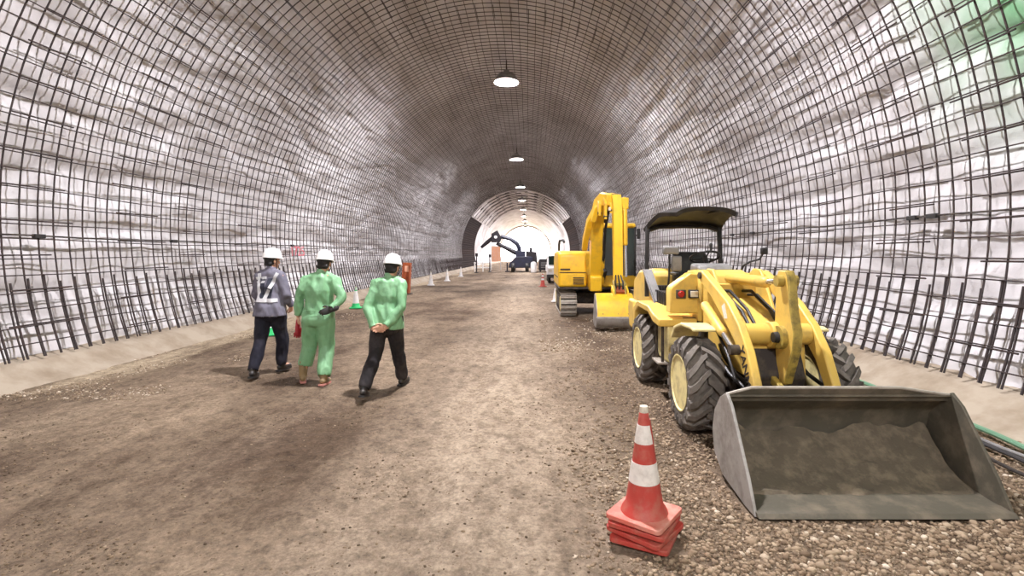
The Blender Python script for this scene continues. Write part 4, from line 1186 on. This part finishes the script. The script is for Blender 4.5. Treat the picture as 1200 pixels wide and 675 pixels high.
# man in the grey jacket with the reflective harness, farthest left
p1 = thing('person', 'person in grey jacket and dark trousers with silver reflective harness, white helmet', 'person', (-3.68, 7.28, 0), R(4), local=True)
pose1 = dict(hip=(0, 0, .90), chest=(.0, .02, 1.24), neck=(.0, .02, 1.475), head=(.01, .05, 1.605), head_yaw=R(-38), head_pitch=R(-4), twist=R(-12),
    sl=(-.17, .04, 1.38), sr=(.165, -.02, 1.38), el=(-.23, .10, 1.13), er=(.235, -.05, 1.13), wl=(-.20, .25, .95), wr=(.23, .13, .96),
    dl=(.1, .7, -.6), nl=(.8, .1, -.1), dr=(-.1, .55, -.75), nr=(-.8, .2, .1), tl=1, tr=-1, cl=.5, cr=.55,
    kl=(-.10, -.06, .49), al=(-.12, -.26, .11), kr=(.10, .16, .49), ar=(.07, .22, .10), fl=(-.12, 1, -.12), fr=(.3, 1, .02))
jo, jm = person(p1, pose1, dict(trousers='navy', jacket='greyjacket', shoe='shoe'), 1.0, 1)
def back(x0, z0, x1, z1, n=14):
    return [((x0 + (x1 - x0) * i / n, -1.0, z0 + (z1 - z0) * i / n), (0, 1, 0)) for i in range(n + 1)]
def waist(z, n=40):
    return [((1.0 * math.sin(a), -1.0 * math.cos(a), z), (-math.sin(a), math.cos(a), 0)) for a in np.linspace(-math.pi * .62, math.pi * .62, n)]
strips_on(jm, [(back(-.13, 1.43, -.10, 1.07), .024), (back(.13, 1.43, -.02, 1.07), .024)], .03, 'reflective_strap', M['strap'], jo, .012)
wz = [q for q in waist(1.055) if abs(q[0][0]) < .83]
strips_on(jm, [(wz, .026)], .03, 'reflective_belt', M['strap'], jo, .012)
strips_on(jm, [(back(-.17, 1.36, -.02, 1.37), .018), (back(-.17, 1.30, -.04, 1.31), .018)], .02, 'reflective_band', M['strap'], jo, .011)
# dark mesh panel of the harness vest on the back
strips_on(jm, [(back(.055, 1.36, .02, 1.09), .05), (back(-.07, 1.36, -.055, 1.09), .034)], .05, 'vest_panel', M['vest'], jo, .006)

# man in green overalls, in the middle
p2 = thing('person', 'person in green overalls and khaki rubber boots, white helmet, hand on hip', 'person', (-2.77, 6.78, 0), R(6), local=True)
pose2 = dict(hip=(-.02, 0, .895), chest=(-.005, .0, 1.24), neck=(.02, .02, 1.475), head=(.05, .04, 1.60), head_yaw=R(-8), head_pitch=R(-8), twist=R(4),
    sl=(-.175, .0, 1.365), sr=(.19, .0, 1.375), el=(-.27, -.02, 1.13), er=(.305, -.07, 1.15), wl=(-.29, .03, .90), wr=(.20, -.18, 1.00),
    dl=(.05, .15, -1), nl=(.9, .1, 0), dr=(-.85, -.05, -.25), nr=(.0, .9, -.2), tl=1, tr=-1, cl=.6, cr=.35,
    kl=(-.16, .10, .50), al=(-.235, .06, .10), kr=(.08, .05, .49), ar=(.085, -.12, .10), fl=(-.35, 1, -.02), fr=(.12, 1, -.06))
jo2, jm2 = person(p2, pose2, dict(trousers='greencloth', jacket='greencloth', shoe='boot', overall=True, loose=.032, hems=(.155, .045)), .985, 2)
g_ = MB(); hand(g_, pose2['wr'], pose2['dr'], pose2['nr'], -1, .35, 1.12)
cap(g_, [V(pose2['wr']) + V((.05, .02, .02)), V(pose2['wr'])], [.042, .038])
put('work_glove', voxel(g_, .006, 'work_glove', 2), M['glove'], p2)
MB().tube([(-.15, -.14, .99), (-.05, -.165, .985), (.05, -.165, .985), (.15, -.13, .99)], .004, 6).build('waist_seam', M['greencloth'], p2)

# man in the green jacket with hands clasped behind his back, nearest
p3 = thing('person', 'person in green jacket and black trousers, hands clasped behind back, white helmet', 'person', (-1.76, 6.34, 0), R(-3), local=True)
pose3 = dict(hip=(0, 0, .885), chest=(.0, .02, 1.23), neck=(.02, .05, 1.465), head=(.045, .085, 1.585), head_yaw=R(-6), head_pitch=R(-10), twist=R(-2),
    sl=(-.155, .02, 1.36), sr=(.18, .02, 1.37), el=(-.205, -.10, 1.09), er=(.22, -.10, 1.10), wl=(-.085, -.225, .845), wr=(.06, -.24, .86),
    dl=(.9, -.05, -.12), nl=(.05, -.9, .1), dr=(-.9, -.08, -.22), nr=(.05, -.9, -.1), tl=-1, tr=1, cl=.25, cr=.3,
    kl=(-.125, -.10, .48), al=(-.165, -.36, .13), kr=(.09, .17, .49), ar=(.09, .36, .10), fl=(-.1, 1, -.22), fr=(.12, 1, .06))
jo3, jm3 = person(p3, pose3, dict(trousers='charcoal', jacket='greencloth', shoe='shoe'), .965, 3)

# red gloves dangling from the middle man's left hand
hp = p2.matrix_basis @ V((-.268, .075, .80)) if False else (Matrix.Translation(p2.location) @ Matrix.Rotation(R(6), 4, 'Z') @ Matrix.Scale(.985, 4)) @ V((-.305, .05, .79))
rg = MB()
cap(rg, [hp + V((0, 0, .035)), hp + V((.005, 0, -.05)), hp + V((.01, 0, -.12))], [.03, .05, .055], 12, sx=.6, sy=1.1)
for k_ in range(4): cap(rg, [hp + V((-.035 + .026 * k_, 0, -.12)), hp + V((-.045 + .03 * k_, .01, -.19 + .012 * abs(k_ - 1.5)))], [.014, .011], 8)
cap(rg, [hp + V((.04, 0, -.06)), hp + V((.075, .0, -.12))], [.016, .012], 8)
rgo = put('rubber_gloves', voxel(rg, .006, 'rubber_gloves', 2), M['redglove'])
tag(rgo, 'dark red rubber gloves hanging from hand of person in green overalls', 'gloves')

# ------------------------------------------------------------------ traffic cones
def cone_at(x, y, z, rot, label, body_m, base_m, band_m, h=.70, top=True, group=None, bands=2, tilt=(0, 0), shift=(0, 0), cat='traffic cone', zs=((.33, .42), (.50, .59))):
    g = thing('traffic_cone', label, cat, (x + shift[0], y + shift[1], z), rot, group, local=True)
    g.rotation_euler = (tilt[0], tilt[1], rot)
    k = h / .70
    hb = .185 * k; cr = .03 * k
    ol = []
    for cx_, cy_, a0 in ((hb - cr, hb - cr, 0), (-hb + cr, hb - cr, 90), (-hb + cr, -hb + cr, 180), (hb - cr, -hb + cr, 270)):
        for q in range(4): a = R(a0 + 30 * q); ol.append((cx_ + cr * math.cos(a), cy_ + cr * math.sin(a)))
    bs = MB(); n_ = len(ol)
    cir = [(.136 * k * p[0] / math.hypot(*p), .136 * k * p[1] / math.hypot(*p)) for p in ol]
    bs.add([(p[0], p[1], zz) for zz in (0, .030 * k) for p in ol] + [(p[0], p[1], zz) for zz in (0, .030 * k) for p in cir],
           [f_ for i in range(n_) for i2 in [(i + 1) % n_] for f_ in ((i, i2, n_ + i2, n_ + i), (n_ + i, n_ + i2, 3 * n_ + i2, 3 * n_ + i), (3 * n_ + i, 3 * n_ + i2, 2 * n_ + i2, 2 * n_ + i), (2 * n_ + i, 2 * n_ + i2, i2, i))])
    bs.build('base', base_m, g, .004)
    def rad(zz): return (.135 - .112 * (zz / .70) ** .93) * k if zz < .70 else .022 * k
    prof = [(.150 * k, .030 * k), (.142 * k, .05 * k)] + [(rad(q) , q * k) for q in (.08, .15, .25, .35, .45, .55, .62, .66)] + [(.020 * k, .67 * k)]
    if not top: prof = prof[:-1]
    prof = prof + [(max(.002, r_ - .0045), z_ - .002) for r_, z_ in prof[::-1]]
    MB().lathe(prof, seg=32, close=True).build('cone_body', body_m, g)
    if bands:
        for za, zb in zs[:bands]:
            MB().lathe([(rad(za) - .003, za * k), (rad(za) + .0025, za * k), (rad(zb) + .0025, zb * k), (rad(zb) - .003, zb * k)], seg=32, close=True).build('reflective_band', band_m, g)
    if top:
        MB().lathe([(.027 * k, .655 * k), (.028 * k, .66 * k), (.026 * k, .70 * k), (.022 * k, .703 * k), (.0, .703 * k)], seg=20).build('cap', M['conecap'], g)
    return g
grp = 'stacked orange cones in front of the loader'
cx_, cy_ = .70, 3.10
lab = ['bottom orange cone of the stack in front of loader, mostly hidden', 'second orange cone from bottom in nested stack', 'third orange cone from bottom, just under the top one', 'topmost orange traffic cone with two white bands, on nested stack']
for i in range(4):
    t3 = i == 3
    cone_at(cx_, cy_, .002 + .040 * i, R((-28, -42, -32, -38)[i]), lab[i], M['orange'], M['conebase'] if t3 else M['orange'], M['reflect'], .66, top=t3, group=grp, bands=2 if t3 else 0, tilt=((0, 0), (.008, .01), (0, .012), (.01, .0))[i], shift=((.004, -.003), (.002, -.002), (.0, 0), (-.002, .002))[i], zs=((.225, .35), (.47, .585)))


# ------------------------------------------------------------------ things along the left edge
cone_at(-5.48, 16.2, 0, R(10), 'green cone with white top by left kerb, between two men in green', M['green'], M['green'], M['white'], .68, group='green cones along the left edge', zs=((.16, .56), (.60, .64)))
cone_at(-5.52, 10.8, 0, R(30), 'green cone seen between legs of person in grey jacket', M['green'], M['green'], M['white'], .68, group='green cones along the left edge', zs=((.16, .56), (.60, .64)))
for (px, Y, w) in ((505, 28.0, 'nearest'), (524, 32.5, 'middle'), (540, 39.0, 'farthest')):
    p = at(px, 330, Y)
    cone_at(p.x, Y, 0, .2, w + ' of three white cones along the left kerb', M['white'], M['white'], M['reflect'], .74, group='white cones along the left kerb')
rp = thing('steel_post', 'rust orange steel post standing by left kerb behind the green jacket', 'post', (-5.25, 22, 0))
MB().box(-5.42, -5.09, 21.95, 22.0, .02, 1.34, Matrix.Rotation(R(3), 3, 'Y')).build('face_plate', M['rust'], rp, .01)
MB().box(-5.42, -5.38, 21.8, 22.1, .02, 1.34, Matrix.Rotation(R(3), 3, 'Y'), (-5.25, 22, .68)).build('flange', M['rust'], rp, .006)
MB().box(-5.13, -5.09, 21.8, 22.1, .02, 1.34, Matrix.Rotation(R(3), 3, 'Y'), (-5.25, 22, .68)).build('flange', M['rust'], rp, .006)
MB().box(-5.33, -5.15, 21.92, 21.95, .95, 1.2).build('sign_plate', M['banner'], rp, .006)
MB().box(-5.48, -5.02, 21.75, 22.15, 0, .03).build('foot_plate', M['dark'], rp, .006)

# ------------------------------------------------------------------ hoses by the right kerb
def hose(name, pts, r, m_, lab, cat):
    o = MB().tube(pts, r, 8).build(name, m_); tag(o, lab, cat); return o
def wav(x0, y0, x1, y1, n, amp, z, seed):
    return [(x0 + (x1 - x0) * i / n + amp * noise.noise((i * .33, seed, 0)), y0 + (y1 - y0) * i / n, z + .015 * noise.noise((i * .4, seed, 4)) + .01) for i in range(n + 1)]
hose('green_hose', wav(4.18, 3.2, 4.36, 9.5, 30, .08, .05, 1), .026, M['hosegreen'], 'thick green hose lying along right kerb behind the bucket', 'hose')
hose('black_cable', wav(3.93, 3.2, 4.12, 12.0, 36, .08, .03, 2), .020, M['hoseblack'], 'black cable on ground nearest the loader bucket, right side', 'cable')
hose('grey_cable', wav(4.04, 3.2, 4.22, 14.0, 36, .08, .04, 3), .016, M['grey'], 'pale grey cable running between hose and black cable', 'cable')
hose('black_cable', wav(3.74, 3.2, 3.92, 9.0, 30, .10, .02, 5), .015, M['dark'], 'thin brown-black cable wandering closest to bucket corner', 'cable')

# ------------------------------------------------------------------ far end of the tunnel
J0 = at(606, 316, 50)
rig = thing('drilling_rig', 'dark blue rig with raised double boom reaching left in tunnel mouth', 'rig', (-.9, 50, 0))
D, DK = M['rig'], M['rigdark']
MB().prism_xz([(-2.0, .40), (-1.9, .8), (-1.3, 1.45), (-.3, 1.5), (.35, 1.45), (.35, .40)], 49.2, 53).build('chassis', D, rig, .05)
MB().prism_xz([(-.35, 1.1), (-.3, 2.0), (.75, 1.95), (.8, .6), (.2, .5)], 49.6, 53).build('engine_housing', DK, rig, .05)
MB().box(-1.3, -.35, 49.3, 50.6, 1.2, 2.0).build('control_box', D, rig, .05)
MB().box(-1.05, -.7, 49.27, 49.3, 1.25, 1.45).build('light_panel', M['hosegreen'], rig, .01)
for x in (-1.55, -.2):
    for y in (49.4, 52.6):
        w_ = MB().lathe([(.2, x - .17), (.42, x - .17), (.46, x - .1), (.46, x + .1), (.42, x + .17), (.2, x + .17)], (0, y, .46), 'X', 22).build('wheel', M['black'], rig)
        MB().lathe([(.0, x - .18), (.2, x - .18), (.2, x + .18), (0, x + .18)], (0, y, .46), 'X', 16).build('rim', M['grey'], w_)
for x in (-2.1, .45):
    MB().box(x - .07, x + .07, 49.3, 49.45, .1, .9).build('outrigger', DK, rig, .01)
    MB().box(x - .2, x + .2, 49.2, 49.55, .0, .1).build('outrigger_foot', DK, rig, .01)
MB().box(-.75, -.35, 49.9, 50.4, 1.7, 1.9).build('turret', DK, rig, .03)
def PT(px, py, y=50): return at(px, py, y)
lo = MB().tube([PT(609, 297), PT(604, 296), PT(592, 290), PT(582, 285)], [.24, .24, .2, .18], 8).build('lower_boom', DK, rig)
hi = MB().tube([PT(608.5, 302), PT(608.5, 291), PT(606, 286), PT(598, 280), PT(587, 277)], [.24, .22, .22, .2, .2], 8).build('upper_boom', D, rig)
hd = MB().prism_xz([(PT(576, 0).x, PT(0, 284).z), (PT(576, 0).x, PT(0, 274).z), (PT(583, 0).x, PT(0, 270).z), (PT(588, 0).x, PT(0, 279).z), (PT(586, 0).x, PT(0, 284).z)], 49.7, 50.3).build('boom_head', DK, rig, .04)
MB().lathe([(.0, 49.62), (.13, 49.62), (.16, 49.7)], (PT(581, 0).x, 0, PT(0, 278).z), 'Y', 12).build('work_lamp', M['white'], hd)
MB().tube([PT(578, 278), PT(571, 284), PT(564, 290)], [.16, .2, .13], 8).build('drill_feed', DK, rig)
ca = MB().box(.02, .34, 49.9, 50.3, 1.95, 2.35).build('seat_frame', DK, rig, .04)
MB().tube([(.3, 50.1, 1.75), (.3, 50.1, 2.3), (.05, 50.1, 2.3)], .04, 6).build('guard_rail', DK, rig)
tk = thing('water_tank', 'small white tank beside the dark rig', 'tank', (.42, 47.6, 0))
MB().lathe([(.22, .0), (.27, .03), (.27, .85), (.2, .98), (.08, 1.0)], (.42, 47.6, 0), 'Z', 20).build('tank_body', M['white'], tk)
MB().lathe([(.09, 1.0), (.09, 1.06), (0, 1.06)], (.42, 47.6, 0), 'Z', 14).build('tank_lid', M['grey'], tk)
gn = thing('generator', 'dark box generator on the ground right of the rig', 'generator', (1.35, 50, 0))
MB().prism_xz([(.95, .15), (.95, 1.15), (1.05, 1.25), (2.05, 1.25), (2.15, 1.15), (2.15, .15)], 49.5, 51.2).build('casing', M['rigdark'], gn, .03)
for z in (.4, .55, .7, .85): MB().box(1.15, 1.7, 49.46, 49.5, z, z + .06).build('louvre', M['grey'], gn)
for x in (1.05, 1.95): MB().box(x, x + .12, 49.6, 51.1, 0, .15).build('skid', M['black'], gn)
bn = thing('banner_frame', 'orange sheet paled by haze on a frame left of the rig', 'banner', (-3.7, 56, 0))
MB().box(-4.1, -3.1, 55.98, 56.02, .9, 2.55).build('sheet', M['banner'], bn)
for x in (-4.12, -3.1): MB().box(x - .03, x + .03, 55.97, 56.03, 0, 2.6).build('upright', M['white'], bn)
MB().box(-4.12, -3.1, 55.97, 56.03, 2.55, 2.6).build('top_rail', M['white'], bn)
for px, y, h, w in ((574, 48.5, 1.4, 'right'), (558.5, 47, 1.5, 'left')):
    p = at(px, 300, y)
    g = thing('marker_pole', 'dark slim pole standing at tunnel mouth, ' + w + ' of two', 'pole', (p.x, y, 0))
    MB().tube([(p.x, y, 0.02), (p.x, y, h)], .055, 8).build('shaft', M['rigdark'], g)
    MB().lathe([(.2, 0), (.2, .04), (.06, .08)], (p.x, y, 0), 'Z', 16).build('foot', M['rigdark'], g)
    MB().box(p.x - .12, p.x + .12, y - .02, y + .02, h, h + .3).build('head_plate', M['rigdark'], g, .01)
bar = thing('barrier_rail', 'low white barrier rail between the two dark poles', 'barrier', (-4.2, 50, 0))
for z in (.35, .8): MB().box(-5.4, -3.7, 49.97, 50.03, z, z + .1).build('rail', M['white'], bar, .01)
for x in (-5.3, -4.5, -3.8): MB().box(x - .04, x + .04, 49.9, 50.1, 0, .95).build('leg', M['white'], bar, .01)

# white vehicle partly behind the excavator
vn = thing('white_truck', 'white light truck partly hidden behind the excavator', 'truck', (1.8, 31, 0))
MB().prism([(30.0, .45), (29.95, .9), (30.15, 1.05), (30.5, 1.62), (30.7, 1.68), (31.6, 1.68), (31.65, .45)], 'X', 1.08, 2.5).build('cab', M['white'], vn, .05)
MB().prism([(30.16, 1.08), (30.49, 1.58), (30.46, 1.60), (30.13, 1.10)], 'X', 1.16, 2.42).build('windscreen', M['glass'], vn)
MB().box(1.068, 1.085, 30.65, 31.4, 1.08, 1.55).build('side_window', M['glass'], vn)
MB().box(1.08, 2.5, 31.7, 33.4, .62, 1.0).build('cargo_bed', M['white'], vn, .02)
MB().box(1.2, 2.38, 30.1, 33.3, .35, .5).build('frame', M['black'], vn)
MB().box(1.06, 2.52, 29.9, 30.0, .32, .52).build('bumper', M['black'], vn, .02)
for x in (1.25, 2.33): MB().box(x - .1, x + .1, 29.93, 29.97, .68, .82).build('headlamp', M['pinklamp'], vn, .02)
for x in (1.2, 2.38):
    for y in (30.5, 32.7):
        w_ = MB().lathe([(.14, x - .08), (.25, x - .08), (.27, x - .04), (.27, x + .04), (.25, x + .08), (.14, x + .08)], (0, y, .27), 'X', 20).build('wheel', M['black'], vn)
        MB().lathe([(0, x - .085), (.15, x - .085), (.15, x + .085), (0, x + .085)], (0, y, .27), 'X', 14).build('rim', M['grey'], w_)
cone_at(at(636, 330, 27).x, 27.0, 0, .3, 'far orange cone with white top standing in front of white truck', M['orange'], M['orange'], M['white'], .72)
cone_at(at(649.5, 330, 19).x, 18.4, 0, .1, 'small white cone at the left flank of the excavator', M['white'], M['white'], M['reflect'], .5)
